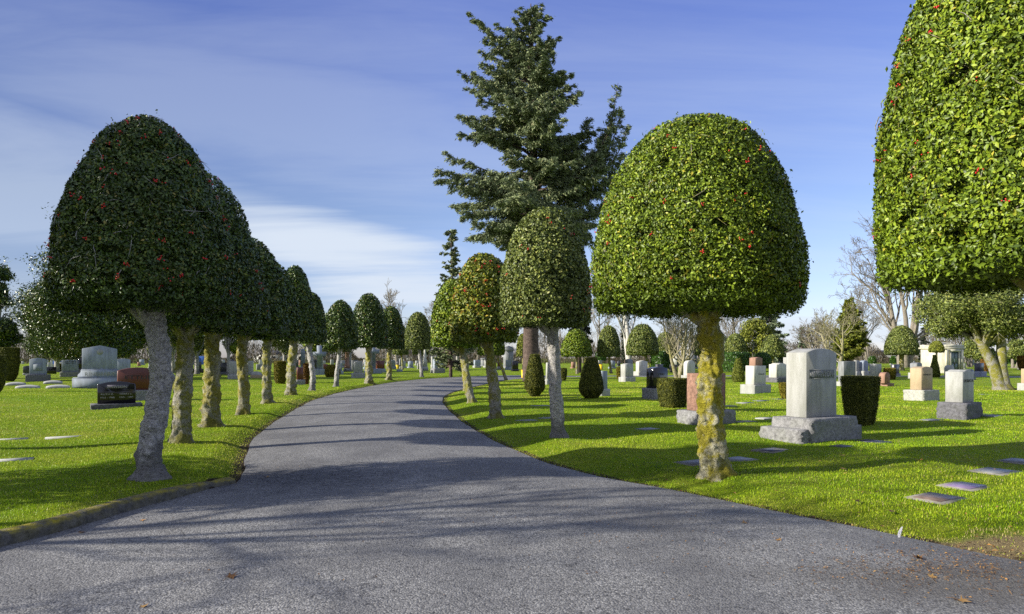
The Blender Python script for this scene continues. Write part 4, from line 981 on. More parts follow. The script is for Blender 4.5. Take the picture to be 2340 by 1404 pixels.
grave('white slanted desk shaped stone between the fourth and fifth left trunks', (575,598,849,857), (573,600,864), 'round', 'granite', 'tan', .5, group=G)
grave('dark grey low stone beyond the white slanted one', (586,600,832,843), None, 'flat', 'grey', k=.4, group=G, d=90)
grave('small white stone behind the dark grey low one', (592,600,822,833), None, 'flat', 'marble', group=G, d=120)
grave('dark blue tablet just right of the sixth left trunk', (672,682,823,838), (670,684,844), 'flat', 'dark', 'dark', .4, group=G)
grave('bright red-brown stone on a grey rock base right of the sixth left trunk', (675,690,840,868), (674,697,879), 'flat', 'red', 'rock', .4, group=G)
grave('dark purple stone left of the tall white cross', (715,726,822,841), (713,727,848), 'flat', 'dark', 'dark', .4, group=G)
grave('low red block just right of the tall white cross', (737,750,832,845), None, 'flat', 'red', k=.5, group=G)
grave('small white square stone behind the round golden yew', (755,763,822,838), (753,765,846), 'flat', 'granite', 'granite', .4, group=G)
grave('grey pillar stone on a base right of the eighth left trunk', (777,783,830,848), (774,785,857), 'flat', 'blue', 'blue', .6, group=G)
grave('pale rock-topped stone left of the burl trunk at the bend', (809,830,825,853), (803,834,865), 'slantend', 'granite', 'granite', .4, group=G)
grave('dark grey tablet behind the pale rock-topped stone', (803,818,823,839), None, 'flat', 'grey', group=G, d=85)
grave('bright red stone right of the second white cross', (857,877,825,843), (857,881,852), 'flat', 'red', 'blue', .45, group=G3)
grave('pale blue-grey tablet right of the yellow-green trunk at the bend', (890,903,823,838), (889,906,845), 'round', 'blue', 'blue', .4, group=G3)
grave('small bronze-brown stone carrying yellow flowers', (905,913,832,842), None, 'flat', 'bronze', k=.5, group=G3)
grave('rounded grey pillar stone near the yellow flowers', (912,922,819,838), (911,923,843), 'round', 'grey', 'granite', .5, group=G3)
grave('dark low wedge in the grass near the bend', (906,920,843,850), None, 'gable', 'blue', k=.6, group=G3)
grave('large weathered grey block on a wide base right of the lone bend holly', (989,1013,822,842), (984,1017,853), 'flat', 'blue', 'rock', .6, group=G3)
grave('white tablet behind the large weathered grey block', (985,1000,815,834), (984,1001,841), 'flat', 'granite', 'granite', .4, group=G3)
grave('small black cube beside the large weathered grey block', (1012,1021,832,840), None, 'flat', 'black', k=.6, group=G3)
grave('rounded white stub left of the white obelisk', (953,960,830,844), None, 'round', 'granite', k=.6, group=G3)
grave('brown polished pillar on a grey base left of the paired trunks', (1053,1065,812,838), (1048,1069,848), 'flat', 'pink', 'blue', .7, group=G3)
grave('small blue-grey stone topped by a white urn, between the trunks inside the bend', (1082,1097,823,836), (1080,1100,841), 'flat', 'blue', 'granite', .5, group=G3)
grave('narrow red stone touching the thin leaning trunk', (1136,1143,827,838), (1135,1145,846), 'flat', 'red', 'rock', .6, group=G3)
grave('pale blue tablet between the thin leaning trunk and the black one', (1155,1167,823,840), (1154,1169,846), 'flat', 'blue', 'blue', .5, group=G3)
grave('upright black tablet left of the yellow bin', (1169,1184,825,844), (1168,1186,849), 'arc', 'black', 'black', .3, group=G3)
grave('white pillar between the first cone yew and the slim grey trunk', (1246,1258,829,866), (1245,1260,880), 'taper', 'granite', 'granite', .6, group=G2)
grave('pale slab hidden behind the second cone yew, base showing', (1368,1384,848,889), (1366,1394,905), 'flat', 'blue', 'granite', .35, group=G2)
grave('small white stone between the cone yews, far back', (1365,1376,824,838), (1364,1378,845), 'flat', 'granite', 'granite', .5, group=G2)
grave('carved greenish-grey monument with clipped corners left of the black glossy stone', (1420,1449,831,862), (1414,1452,873), 'serp', 'granite', 'granite', .7, group=G2)
grave('dark grey stone directly behind the carved greenish-grey one', (1428,1446,820,842), None, 'gable', 'grey', k=.6, group=G2, d=70)
grave('white peaked block on a low base beyond the black glossy stone', (1455,1482,824,849), (1448,1485,858), 'gable', 'marble', 'rockpale', .4, group=G2)
grave('tall glossy black stone with arched top on a pale rock base', (1480,1529,839,887), (1468,1534,913), 'arc', 'black', 'rock', .5, [('LONG', .66, .13, 0, .5)], 'dark', group=G2)
grave('dark pink-brown stone with white lettering before the laurel block', (1497,1516,832,845), None, 'flat', 'dark', k=.5, group=G2, d=72)
grave('dark plaque faced stone behind the bare tree stem', (1530,1548,833,851), None, 'flat', 'dark', k=.4, group=G2)
grave('rock-faced pink-brown stone half hidden by the mossy yellow trunk', (1570,1655,853,937), (1551,1676,971), 'flat', 'rockpink', 'rock', .4, group=G2, amp=.03)
grave('white rounded tablet with side scrolls right of the small bare tree', (1563,1589,824,858), (1557,1593,868), 'round', 'marble', 'granite', .45, group=G2)
t, q_ = grave('white block with a framed name on a wide base, red-brown block set on top', (1703,1748,836,879), (1693,1760,901), 'flat', 'marble', 'granite', .55, [('HALE', .56, .1, .1, .5)], 'ink', group=G2)
b = MB(); slab(b, 'serp', q_['W']*.6, q_['T']*.7, .38, q_['top']+.003); b.build('top_block', M['pink'], t)
grave('pale wide stone with a low hump on its top, on a dark rock base', (1755,1795,830,863), (1750,1806,875), 'serp', 'marble', 'rockdark', .5, group=G2)
grave('grey slab touching the left side of the SWANSON monument', (1789,1808,817,847), (1787,1812,856), 'flat', 'granite', 'granite', .4, group=G2)
grave('wide grey slab lettered MILLER beside the bucket yew', (1917,1953,826,872), (1914,1957,884), 'flat', 'grey', 'granite', .3, [('MILLER', .22, .14, 0, .75)], 'ink', group=G2)
grave('pale upright tablet, left one of a close pair behind the bucket yew', (1952,1963,824,849), (1950,1965,858), 'flat', 'granite', 'granite', .5, group=G2)
grave('blue-grey round-topped tablet, right one of a close pair behind the bucket yew', (1964,1983,824,848), (1960,1988,858), 'round', 'blue', 'granite', .5, group=G2)
grave('plain white block rising just above the right rim of the bucket yew', (1988,2013,831,868), None, 'flat', 'granite', k=.6, group=G2)
grave('small red-brown round-topped stone at the right rim of the bucket yew', (2010,2033,851,876), (2012,2041,884), 'round', 'pink', 'pink', .6, group=G2)
grave('dark blue stone behind the golden yew block', (2035,2053,833,854), (2034,2057,858), 'flat', 'dark', 'dark', .4, group=G2)
grave('tan round-shouldered pillar stone on a white rock base', (2083,2127,838,891), (2071,2140,918), 'arc', 'tan', 'rockpale', .55, [('EMMETT', .65, .085, 0, .75)], 'ink', group=G2)
grave('grey-white tablet with a dark face behind the tan pillar stone', (2083,2108,829,852), (2077,2110,867), 'arc', 'grey', 'granite', .6, group=G2)
grave('white round-topped tablet behind the DESIATA stone', (2159,2179,835,858), (2154,2185,863), 'round', 'granite', 'granite', .5, group=G2)
grave('tall pale stone with DESIATA on its face and a rugged dark base', (2161,2219,845,919), (2149,2236,960), 'serp', 'granite', 'rockdark', .6, [('DESIATA', .66, .11, 0, .86)], 'ink', group=G2, amp=.035)
grave('weathered stub beside the mausoleum door', (2184,2194,824,843), (2182,2197,847), 'flat', 'tan', 'dark', .5, group=G2)
grave('dark stone on a grey base beside the brown barrel yew', (2228,2247,830,849), (2223,2252,859), 'flat', 'dark', 'blue', .5, group=G2)
grave('dark stone close behind the right side of the DESIATA stone', (2205,2223,844,864), (2203,2228,868), 'round', 'dark', 'dark', .6, group=G2)
grave('tan stone on a white base cut by the right frame edge', (2336,2356,843,876), (2328,2362,892), 'flat', 'tan', 'granite', .5, group=G2)
# crosses, urn pillar and obelisks
def cross(label, cx, by, base, d, arm, top, armz, sw):
    x = (cx-1170)/F*d; g = gz(x, d); t = empty('stone_cross', x, d, g, STONE_AZ*0.9, label, 'stone cross')
    H = zat(top, d)-g; bw = base[0]/F*d; bh = zat(base[1], d)-g; w = sw/F*d/2; az = zat(armz, d)-g; aw = arm/F*d/2
    b = MB(); rough_box(b, bw, bw*.75, bh+.05, -.05, .004); b.build('base', M['blue'], t)
    b = MB(); P = [(-w*1.15, bh), (w*1.15, bh), (w, az-w), (aw, az-w), (aw, az+w), (w, az+w), (w, H), (-w, H), (-w, az+w), (-aw, az+w), (-aw, az-w), (-w, az-w)]
    n = len(P); th = w*.8
    b.add([(a, -th, c) for a, c in P]+[(a, th, c) for a, c in P], [tuple(range(n)), tuple(range(2*n-1, n-1, -1))]+[((i+1) % n, i, n+i, n+(i+1) % n) for i in range(n)]); b.build('cross', M['blue'], t)
cross('tall white stone cross with both arms showing left of the round golden yew', 730, 856, (22, 844), 64, 29, 790, 809.5, 10)
cross('white stone cross partly hidden by the burl trunk at the bend', 852, 853, (34, 843), 70, 29, 791, 803.5, 10)
def pillar(label, cx, d, rows, mat, cap=None, name='pillar_monument', cat='monument', rz=STONE_AZ, mats=None):
    """rows: (image row, width) pairs from the foot upwards, square section"""
    x = (cx-1170)/F*d; g = gz(x, d); t = empty(name, x, d, g, rz, label, cat)
    k = d/F/1.35
    cut = mats[1] if mats else len(rows)
    for part, rr, mt in (('shaft', rows[cut-1:] if mats else rows, mat), ('base', rows[:cut] if mats else [], mats[0] if mats else mat)):
        if len(rr) < 2: continue
        b = MB(); V = []
        for row, w in rr:
            z = max(-.05, zat(row, d)-g); w_ = w*k/2; V += [(-w_, -w_, z), (w_, -w_, z), (w_, w_, z), (-w_, w_, z)]
        n = len(rr); Fc = [(0, 3, 2, 1), (4*n-4, 4*n-3, 4*n-2, 4*n-1)]
        for i in range(n-1):
            for j in range(4): Fc.append((4*i+j, 4*i+(j+1) % 4, 4*i+4+(j+1) % 4, 4*i+4+j))
        b.add(V, Fc); b.build(part, M[mt], t)
    if cap:
        b = MB(); zc = zat(cap[0], d)-g; r = cap[1]*d/F/2; zz_ = np.linspace(-1, 1, 9); b.tube([(0, 0, zc+r*q_) for q_ in zz_], [max(.02, r*math.sqrt(max(0, 1-q_*q_))) for q_ in zz_], 12); b.build('ball', M[mat], t, smooth=True)
    return t
pillar('blue-grey ball-topped pillar between the sixth and seventh left trunks', 692, 70, [(852,15),(838,15),(838,11),(808,10),(805,12),(803,8)], 'blue', (801, 8), mats=('granite', 3))
pillar('brown-pink square pillar monument with a stepped foot near the bend', 793, 78, [(849,18),(843,18),(842,14),(833,13),(832,10),(808,9),(807,11),(805,11)], 'pink', mats=('rock', 3))
pillar('thin white obelisk on a flared white pedestal behind the lone bend holly trunk', 971, 84, [(848,16),(842,15),(838,12),(822,9),(820,7),(796,4),(792,1)], 'marble', mats=('granite', 3))
pillar('pinkish rounded stone spire beside the brown stone building', 1011, 110, [(832,10),(825,9),(814,6),(806,3)], 'pink')

# flat markers and pillow stones
EXCL = []
def marker(label, px, py, w, dp, mat, frame=None, name='flat_marker', cat='grave marker', group='flat grave markers in the lawn', h=0.010, rz=STONE_AZ):
    x, d = at(px, py); g = gz(x, d); t = empty(name, x, d, g, rz, label, cat, group)
    fw = frame[1] if frame else 0
    if frame:
        b = MB(); b.box(-w/2-fw, w/2+fw, -dp/2-fw, dp/2+fw, -.06, h); b.build('concrete_border', M[frame[0]], t)
    b = MB(); z = h+(0.008 if frame else 0); b.box(-w/2, w/2, -dp/2, dp/2, h-.004 if frame else -.06, z); b.build('plaque' if frame else 'slab', M[mat], t)
    EXCL.append((x, d, w/2+fw-.012, dp/2+fw-.012, rz))
marker('brown bronze plaque marker, nearest of the four in a diagonal line at right', 2140, 1133, .44, .30, 'bronze', ('concrete', .07))
marker('purple-tinted plaque marker, second nearest of the diagonal line at right', 2206, 1105, .44, .30, 'purple', ('concrete', .07))
marker('smooth grey slab marker, third of the diagonal line at right', 2273, 1080, .46, .30, 'slab', ('concrete', .07))
marker('grey slab marker cut by the right frame edge, last of the diagonal line', 2328, 1054, .46, .30, 'slab', ('concrete', .06))
marker('pale blue plaque marker left of the mossy yellow trunk foot', 1592, 1057, .5, .30, 'slab', ('concrete', .06))
marker('pale blue plaque marker right of the mossy yellow trunk foot', 1683, 1046, .5, .32, 'slab', ('concrete', .06))
marker('dark plaque marker with pale border before the left end of the SWANSON base', 1766, 1030, .44, .28, 'darkslab', ('concrete', .08))
marker('small dark plaque marker before the middle of the SWANSON base', 1922, 1021, .40, .26, 'darkslab')
marker('dark plaque marker with pale border before the right end of the SWANSON base', 1989, 1006, .44, .30, 'darkslab', ('concrete', .09))
for lab, px, py, w, mt in [('white flat marker just right of the pink-brown stone base', 1700, 962, .62, 'concrete'), ('white flat marker left of the SWANSON base top', 1753, 956, .58, 'granite'),
    ('flat grey marker beyond the mossy trunk, first of a far row', 1662, 927, .6, 'concrete'), ('flat white marker, second of the far row behind the SWANSON monument', 1702, 922, .6, 'granite'),
    ('flat grey marker, third of the far row behind the SWANSON monument', 1740, 918, .6, 'slab'), ('flat blue-grey marker left of the small golden urn yew', 1776, 915, .6, 'slab'),
    ('flat marker in the grass left of the DESIATA base', 2128, 961, .62, 'slab'), ('flat marker right behind the DESIATA base', 2240, 949, .5, 'slab'),
    ('bluish flat marker in fallen leaves right of the DESIATA base', 2268, 955, .6, 'slab'), ('pale flat marker before the stemmed holly', 2245, 902, .75, 'slab'),
    ('flat marker beside the drum yew foot', 1478, 980, .5, 'slab'), ('flat marker right of the slim grey trunk', 1252, 956, .5, 'slab'), ('flat marker left of the slim grey trunk', 1203, 962, .5, 'slab'),
    ('flat marker below the first cone yew', 1234, 928, .6, 'slab'), ('flat white strip marker in the left lawn', 160, 996, .85, 'granite'), ('flat white marker at the left frame edge, farther one', 22, 1000, .6, 'granite'),
    ('flat white marker at the left frame edge, nearer one', 28, 1048, .55, 'granite'), ('short white flat marker by the bend, left one', 932, 841, .9, 'marble'), ('short white flat marker by the bend, right one', 948, 841, 1.0, 'marble')]:
    marker(lab, px, py, w, .32 if py > 900 else .5, mt)
def pillow(label, px, py, w):
    x, d = at(px, py); d += .2; g = gz(x, d); t = empty('pillow_marker', x, d, g, STONE_AZ, label, 'grave marker', 'low curved white markers before the left tablets')
    b = MB(); n = 9; u_ = np.linspace(-1, 1, n); V = []
    for q_ in u_:
        h = .13*(1-.55*q_*q_)
        V += [(q_*w/2, -.25, 0-.03), (q_*w/2, -.25, h*.75), (q_*w/2, .25, h+.05), (q_*w/2, .25, -.03)]
    Fc = [(0, 1, 2, 3), (4*n-1, 4*n-2, 4*n-3, 4*n-4)]
    for i in range(n-1):
        for j in range(4): Fc.append((4*i+(j+1) % 4, 4*i+j, 4*i+4+j, 4*i+4+(j+1) % 4))
    b.add(V, Fc); b.build('slab', M['granite'], t)
for lab, px, py, w in [('low curved white marker nearest the left yews, back row', 30, 881, .95), ('low curved white marker lying in front of its twin by the left yews', 57, 889, 1.05), ('low curved white marker just below the gabled tablet', 116, 879, .95), ('low curved white marker in lettered pale stone before the pedimented monument', 127, 889, 1.05)]: pillow(lab, px, py, w)

# the crowded far rows: many tiny stones with nothing to tell them apart
GT = 'small distant stones of the crowded rows'
proto = {}
for mt in ('granite', 'grey', 'blue', 'dark', 'pink', 'marble'):
    b = MB(); rough_box(b, .95, .5, .22, -.04, .003, .5); slab(b, ['flat', 'arc', 'serp', 'round', 'flat', 'arc'][len(proto)], .7, .28, .75, .18, bev=0); proto[mt] = b.build('far_gravestone', M[mt], link=False)
keys = list(proto)
taken = []
for k in range(150):
    left = rng.random() < .62
    px = rng.uniform(40, 1130) if left else rng.uniform(1300, 2330)
    d = rng.uniform(95, 175)
    x = (px-1170)/F*d
    if abs(x) < 1: continue
    if any((x-a)**2+(d-c)**2 < 2.2 for a, c in taken): continue
    taken.append((x, d))
    o = link_mesh('far_gravestone', proto[keys[rng.choice(6, p=[.32, .18, .2, .12, .06, .12])]]); o.location = (x, d, undul(np.array(x), np.array(d))); o.rotation_euler = (0, 0, STONE_AZ+rng.normal(0, .05))
    s = rng.uniform(.7, 1.35); o.scale = (s*rng.uniform(.7, 1.2), s, s)
    tag(o, 'small distant gravestone in the crowded far rows', 'gravestone', GT)

# ------------------------------------------------------------------ clipped yews and hedges
def yew(label, px, by, prof, mat, n, sq=None, d=None, size=None, name='clipped_yew', group=None, cat='yew bush', core='yewcore', aspect=0.3, depth=0.02, tilt=0.8):
    """prof: (row, half width) pairs from the top to the foot"""
    dd = dist(by) if d is None else d
    cs0 = math.cos(math.atan((px-1170)/F)); prof = [(r_, h*cs0) for r_, h in prof]; hw = max(h for _, h in prof)/F*dd
    if d is None: dd += hw*0.9
    x = (px-1170)/F*dd; g = gz(x, dd)
    t = empty(name, x, dd, g, rng.uniform(0, 1.5) if not sq else STONE_AZ, label, cat, group)
    zs = np.array([max(-0.02, zat(r_, dd)-g) for r_, _ in prof]); rs = np.array([h/F*dd for _, h in prof])
    size = size or max(0.035, 0.0022*dd)
    zs, rs = zs[::-1], rs[::-1]                      # foot to top
    zz_ = np.concatenate([zs, [zs[-1]]]); rr = np.concatenate([rs, [0.0]])
    seg = np.r_[0, np.cumsum(np.hypot(np.diff(zz_), np.diff(rr)))]
    ug = np.linspace(0, seg[-1], 240); rg = np.interp(ug, seg, rr); zg = np.interp(ug, seg, zz_)
    w = rg+0.004; cdf = np.cumsum(w); cdf /= cdf[-1]
    uu = np.interp(rng.random(n), cdf, ug); ph = rng.random(n)*6.2832
    r = np.interp(uu, ug, rg); z = np.interp(uu, ug, zg); cs = np.stack([np.cos(ph), np.sin(ph)], 1)
    dr = np.interp(uu, ug, np.gradient(rg, ug)); dz = np.interp(uu, ug, np.gradient(zg, ug))
    k_ = np.ones(n) if not sq else 1.0/((np.abs(cs)**sq).sum(1)**(1.0/sq))/(1.0 if sq < 3 else 1.08)
    P = np.c_[cs*(r*k_)[:, None], z]; N = np.c_[cs*dz[:, None], -dr]; N /= np.linalg.norm(N, axis=1)[:, None]+1e-9
    P += N*(lump(P, 3.2/max(.3, hw), px)*0.025*hw - np.abs(rng.normal(0, depth, n)))[:, None]
    b = MB(); leaf_cloud(b, P, N+0.0, size, aspect, tilt, 0, tone=np.clip(rng.random(n)*.8+.25*(lump(P, 6/max(.3, hw), px+4)), 0, 1))
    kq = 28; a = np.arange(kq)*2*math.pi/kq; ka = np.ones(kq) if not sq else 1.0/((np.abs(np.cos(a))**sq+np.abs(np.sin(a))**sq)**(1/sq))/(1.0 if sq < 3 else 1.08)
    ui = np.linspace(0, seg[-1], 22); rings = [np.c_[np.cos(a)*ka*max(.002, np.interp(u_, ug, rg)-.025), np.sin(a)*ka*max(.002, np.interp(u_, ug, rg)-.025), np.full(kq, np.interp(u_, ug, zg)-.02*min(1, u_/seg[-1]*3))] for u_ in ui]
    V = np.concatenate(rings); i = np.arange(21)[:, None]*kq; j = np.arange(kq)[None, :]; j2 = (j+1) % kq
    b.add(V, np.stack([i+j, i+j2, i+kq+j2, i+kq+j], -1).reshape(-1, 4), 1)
    b.build('foliage', [M[mat], M[core]], t, tone=True)
    s = MB(); s.tube([(0, 0, -.06), (0.01, 0, .1), (0, 0, .3)], [hw*.16, hw*.12, hw*.1], 8); s.build('stem', M['twig'], t, smooth=True)
    return t
GY = 'clipped yews between the graves'
cone = lambda x0, s: [(810, 11*s), (822, 13.5*s), (845, 19*s), (868, 23*s), (884, 24*s), (893, 20*s), (904, 11*s), (907, 7*s)]
yew('dark flat-topped cone yew on a narrow foot, in front of the fir trunk', 1222, 907, cone(0, 1.0), 'yew', 13000, group=GY)
yew('dark flat-topped cone yew right of the slim grey trunk', 1351, 914, [(r_+7+(r_-810)*.0, h) for r_, h in cone(0, 1.2)], 'yew', 14000, group=GY)
yew('squat drum shaped dark yew beside the rock-faced pink-brown stone', 1537, 934, [(865, 34), (868, 35), (890, 34), (915, 31), (928, 28), (934, 24)], 'yew', 16000, 3.2, group=GY)
yew('tall bucket shaped yew tapering to its foot behind the SWANSON monument', 1966, 976, [(860, 42), (863, 43), (890, 41), (930, 37), (958, 33), (972, 27), (976, 22)], 'yew', 22000, 4.5, group=GY)
yew('slender yellow-green cone yew left of the white block grave', 1687, 874, [(820, 5), (828, 8), (845, 12), (862, 15), (870, 14), (874, 11)], 'cypress', 7000, group=GY)
yew('small golden urn shaped yew beside the left edge of the SWANSON shaft', 1794, 912, [(875, 14), (878, 15), (893, 13), (906, 10), (912, 7)], 'yewgold', 5000, 3, group=GY)
yew('pointed yellow-green cone yew in front of the white mausoleum', 2136, 862, [(812, 4), (824, 6), (840, 10), (855, 13), (862, 11)], 'cypress', 6000, group=GY)
yew('knobbly golden yew block right of the bucket yew', 2033, 868, [(842, 13), (846, 14), (858, 14), (868, 12)], 'yewgold', 5000, 3, group=GY)
yew('rusty brown barrel yew behind the stemmed holly trunk', 2253, 850, [(822, 12), (830, 13), (843, 11), (850, 7)], 'yewrust', 5000, 3, group=GY)
yew('rusty gold yew cut by the right frame edge', 2338, 846, [(814, 13), (826, 14), (838, 12), (846, 8)], 'yewrust', 5000, 3, group=GY)
yew('tall barrel yew with gold left side at the left frame edge', 22, 872, [(795, 24), (800, 25), (830, 25), (855, 21), (866, 15), (872, 9)], 'yew', 12000, 3, group=GY)
yew('rounded yew nearest the left frame edge, mostly out of view', -10, 898, [(812, 26), (818, 27), (850, 27), (880, 23), (892, 16), (898, 9)], 'yew', 12000, 3, group=GY)
yew('dark green small barrel yew just right of the second left trunk', 432, 872, [(842, 9), (846, 10), (860, 9), (872, 5)], 'yew', 4000, group=GY)
yew('flat-topped yew with a golden sunlit side between the fifth and sixth left trunks', 640, 877, [(826, 14), (830, 14.5), (850, 14.5), (870, 13), (877, 10)], 'yewgold', 8000, 3, group=GY)
yew('narrow rust-gold yew left of the crooked seventh left trunk', 700, 878, [(831, 6.5), (836, 7.5), (855, 7.5), (878, 5)], 'yewrust', 5000, 3, group=GY)
yew('round golden yew ball left of the eighth left trunk', 760, 862, [(834, 7), (837, 13), (845, 17), (853, 18), (860, 15), (862, 12)], 'yewgold', 8000, group=GY)
yew('small yellow yew block left of the carved greenish-grey monument', 1415, 866, [(840, 6), (843, 6.5), (866, 5)], 'yewgold', 4000, 3, group=GY)
yew('dark small yew right of the slim grey trunk', 1287, 871, [(842, 8), (848, 9), (860, 8), (871, 5)], 'yew', 4000, group=GY)
yew('little green clipped ball beside the pale tablet with lettering', 138, 850, [(832, 5), (838, 6), (850, 5)], 'yew', 3000, group=GY)
yew('round green bush far right behind the stemmed holly', 2312, 0, [(805, 6), (812, 12), (822, 15), (832, 14)], 'laurel', 5000, d=120, name='round_bush', cat='bush', core='core', aspect=.5)
yew('small dark round bush left of the mushroom shaped tree', 2041, 0, [(815, 4), (820, 7), (830, 7)], 'laurel', 2500, d=130, name='round_bush', cat='bush', core='core', aspect=.5)
yew('small green round bush near the close pair of tablets', 1993, 0, [(815, 5), (820, 9), (830, 9)], 'laurel', 2500, d=130, name='round_bush', cat='bush', core='core', aspect=.5)
yew('dark rounded laurel right of the red-brown topped grave', 1742, 0, [(806, 10), (814, 19), (830, 22), (842, 20)], 'laurel', 7000, d=80, name='laurel_bush', cat='bush', core='core', aspect=.5, depth=.06)
yew('large glossy laurel hedge below the dark dome tree', 1677, 0, [(806, 30), (810, 34), (830, 34), (848, 33)], 'laurel', 12000, 4, d=76, name='laurel_hedge', cat='hedge', core='core', aspect=.5, size=.2, depth=.06)
yew('square glossy laurel block behind the glossy black stone', 1510, 0, [(804, 19), (808, 21), (825, 21), (842, 20)], 'laurel', 10000, 4, d=84, name='laurel_hedge', cat='hedge', core='core', aspect=.5, size=.2, depth=.06)
yew('low green hedge piece beyond the sunlit dome tree left of the birch', 1373, 0, [(806, 10), (810, 11), (824, 11)], 'laurel', 4000, 4, d=120, name='laurel_hedge', cat='hedge', core='core', aspect=.5, size=.25, depth=.06)

# ------------------------------------------------------------------ small buildings
def mausoleum(label, px0, px1, top, d, rz, depth, mat, door=True, cols=False, h0=None, nm='mausoleum'):
    cx = (px0+px1)/2; x = (cx-1170)/F*d; g = gz(x, d); W = (px1-px0)/F*d; H = zat(top, d)-g
    t = empty(nm, x, d, g, rz, label, 'mausoleum' if nm == 'mausoleum' else 'building')
    c, s = abs(math.cos(rz+math.atan((cx-1170)/F))), abs(math.sin(rz+math.atan((cx-1170)/F)))
    w = W/(c+depth*s); dp = w*depth
    b = MB(); b.box(-w/2, w/2, -dp/2, dp/2, -.1, H*.82); b.box(-w/2-.12, w/2+.12, -dp/2-.12, dp/2+.12, -.12, .25); b.build('wall', M[mat], t)
    b = MB(); b.box(-w/2-.15, w/2+.15, -dp/2-.15, dp/2+.15, H*.82, H*.87); b.box(-w/2-.05, w/2+.05, -dp/2-.05, dp/2+.05, H*.87, H*.96)
    slab(b, 'gable', w+.1, dp*.5, H*.09, H*.955, bev=0); b.build('cornice', M[mat], t)
    if door:
        dw, dh = w*.2, H*.66
        b = MB(); y = -dp/2
        b.box(-dw-.18, -dw, y-.16, y, .25, dh+.2); b.box(dw, dw+.18, y-.16, y, .25, dh+.2); b.box(-dw-.26, dw+.26, y-.2, y, dh+.2, dh+.42); b.build('door_frame', M[mat], t)
        for sgn in (-1, 1):
            b = MB(); b.box(min(0, sgn*dw)+.012, max(0, sgn*dw)-.012, y-.05, y-.004, .25, dh+.2); dd_ = b.build('door', M['doorgreen'], t)
            b = MB(); q0 = sgn*dw*.5
            b.box(q0-dw*.32, q0+dw*.32, y-.07, y-.052, dh*.55, dh+.05); b.box(q0-dw*.32, q0+dw*.32, y-.07, y-.052, .4, dh*.48); b.build('door_panel', M['doorglass'], dd_)
            b = MB(); b.box(sgn*.05-.02, sgn*.05+.02, y-.11, y-.052, dh*.48, dh*.56); b.build('handle', M['bronze'], dd_)
        if cols:
            for sgn in (-1, 1):
                b = MB(); b.box(sgn*(w/2-.3)-.18, sgn*(w/2-.3)+.18, y-.14, y, .25, H*.8); b.build('pilaster', M[mat], t)
    return t
M['doorgreen'] = flat_mat('green_bronze_door', (0.08, 0.12, 0.12), rough=.45, var=.3)
M['doorglass'] = flat_mat('door_grille_panel', (0.16, 0.21, 0.22), rough=.35, var=.5, scale=12)
M['brickstone'] = stone_mat('brown_stone_blocks', (0.30, 0.24, 0.20), weather=.35, speck=.3)
M['limestone'] = stone_mat('weathered_limestone', (0.58, 0.56, 0.46), weather=.35, speck=.1)
M['white_wall'] = flat_mat('white_render', (.62, .62, .6), var=.1)
M['roofgrey'] = flat_mat('grey_roof_felt', (.12, .12, .13), var=.3)
M['window'] = flat_mat('dark_window', (.02, .025, .03), rough=.15, var=.2)
M['bluecloth'] = flat_mat('blue_sheeting', (.03, .09, .30), rough=.6, var=.3, scale=1.5)
M['yellow'] = flat_mat('yellow_plastic', (.72, .50, .01), rough=.45, var=.1)
mausoleum('white stone mausoleum with double bronze doors behind the pointed cone yew', 2111, 2193, 786, 72, R(24), .85, 'limestone', True, True)
mausoleum('grey mausoleum with a dark doorway behind the small bare tree', 1566, 1592, 796, 100, R(45), .9, 'grey', True)
mausoleum('grey flat-roofed mausoleum inside the bend, left of the fir trunk', 1150, 1173, 793, 105, R(40), .6, 'grey', False)
mausoleum('low brown stone building beyond the bend of the drive', 1009, 1049, 803, 175, R(20), .5, 'brickstone', False, nm='stone_building')
mausoleum('white columned mausoleum half hidden by the laurel block', 1534, 1552, 803, 115, R(35), .8, 'marble', True)
mausoleum('low grey stone vault wall inside the bend between two trunks', 1099, 1122, 818, 130, R(30), .4, 'grey', False)
def house(label, px, d, w, dp, hw, hr, rz, mat='white_wall', nwin=3):
    x = (px-1170)/F*d; t = empty('house', x, d, -.05, rz, label, 'house')
    b = MB(); b.box(-w/2, w/2, -dp/2, dp/2, 0, hw); b.build('wall', M[mat], t)
    b = MB(); V = [(-w/2-.3, -dp/2-.4, hw), (w/2+.3, -dp/2-.4, hw), (w/2+.3, dp/2+.4, hw), (-w/2-.3, dp/2+.4, hw), (-w/2-.3, 0, hw+hr), (w/2+.3, 0, hw+hr)]
    b.add(V, [(0, 1, 5, 4), (2, 3, 4, 5), (1, 2, 5), (3, 0, 4), (0, 3, 2, 1)]); b.build('roof', M['roofgrey'], t)
    for i in range(nwin):
        q_ = -w/2+w*(i+.5)/nwin; b = MB(); b.box(q_-.5, q_+.5, -dp/2-.03, -dp/2-.003, .9, 2.1); f = b.build('window', M['window'], t)
house('pale bungalow glimpsed between the fir trunk and its left dome tree', 1190, 230, 12, 8, 2.8, 1.8, R(8))
house('white low house seen right of the white mausoleum', 2215, 240, 14, 9, 2.8, 1.8, R(-20))
house('white low house far behind the cypress', 1985, 250, 22, 9, 2.8, 1.6, R(-15), nwin=5)
house('white low house behind the gap left of the mossy yellow trunk', 1470, 250, 16, 9, 2.8, 1.6, R(0), nwin=4)
house('white low house beyond the laurel bush and SWANSON monument', 1805, 245, 20, 9, 2.8, 1.6, R(-10), nwin=4)
house('pale low house left of the tall white cross', 700, 240, 16, 9, 2.8, 1.6, R(15), nwin=4)
house('pale low house by the white obelisk', 945, 245, 14, 9, 2.8, 1.6, R(10), nwin=3)
house('pale pinkish low house between the fifth and sixth left trunks', 628, 220, 12, 9, 2.6, 1.4, R(15), nwin=3)
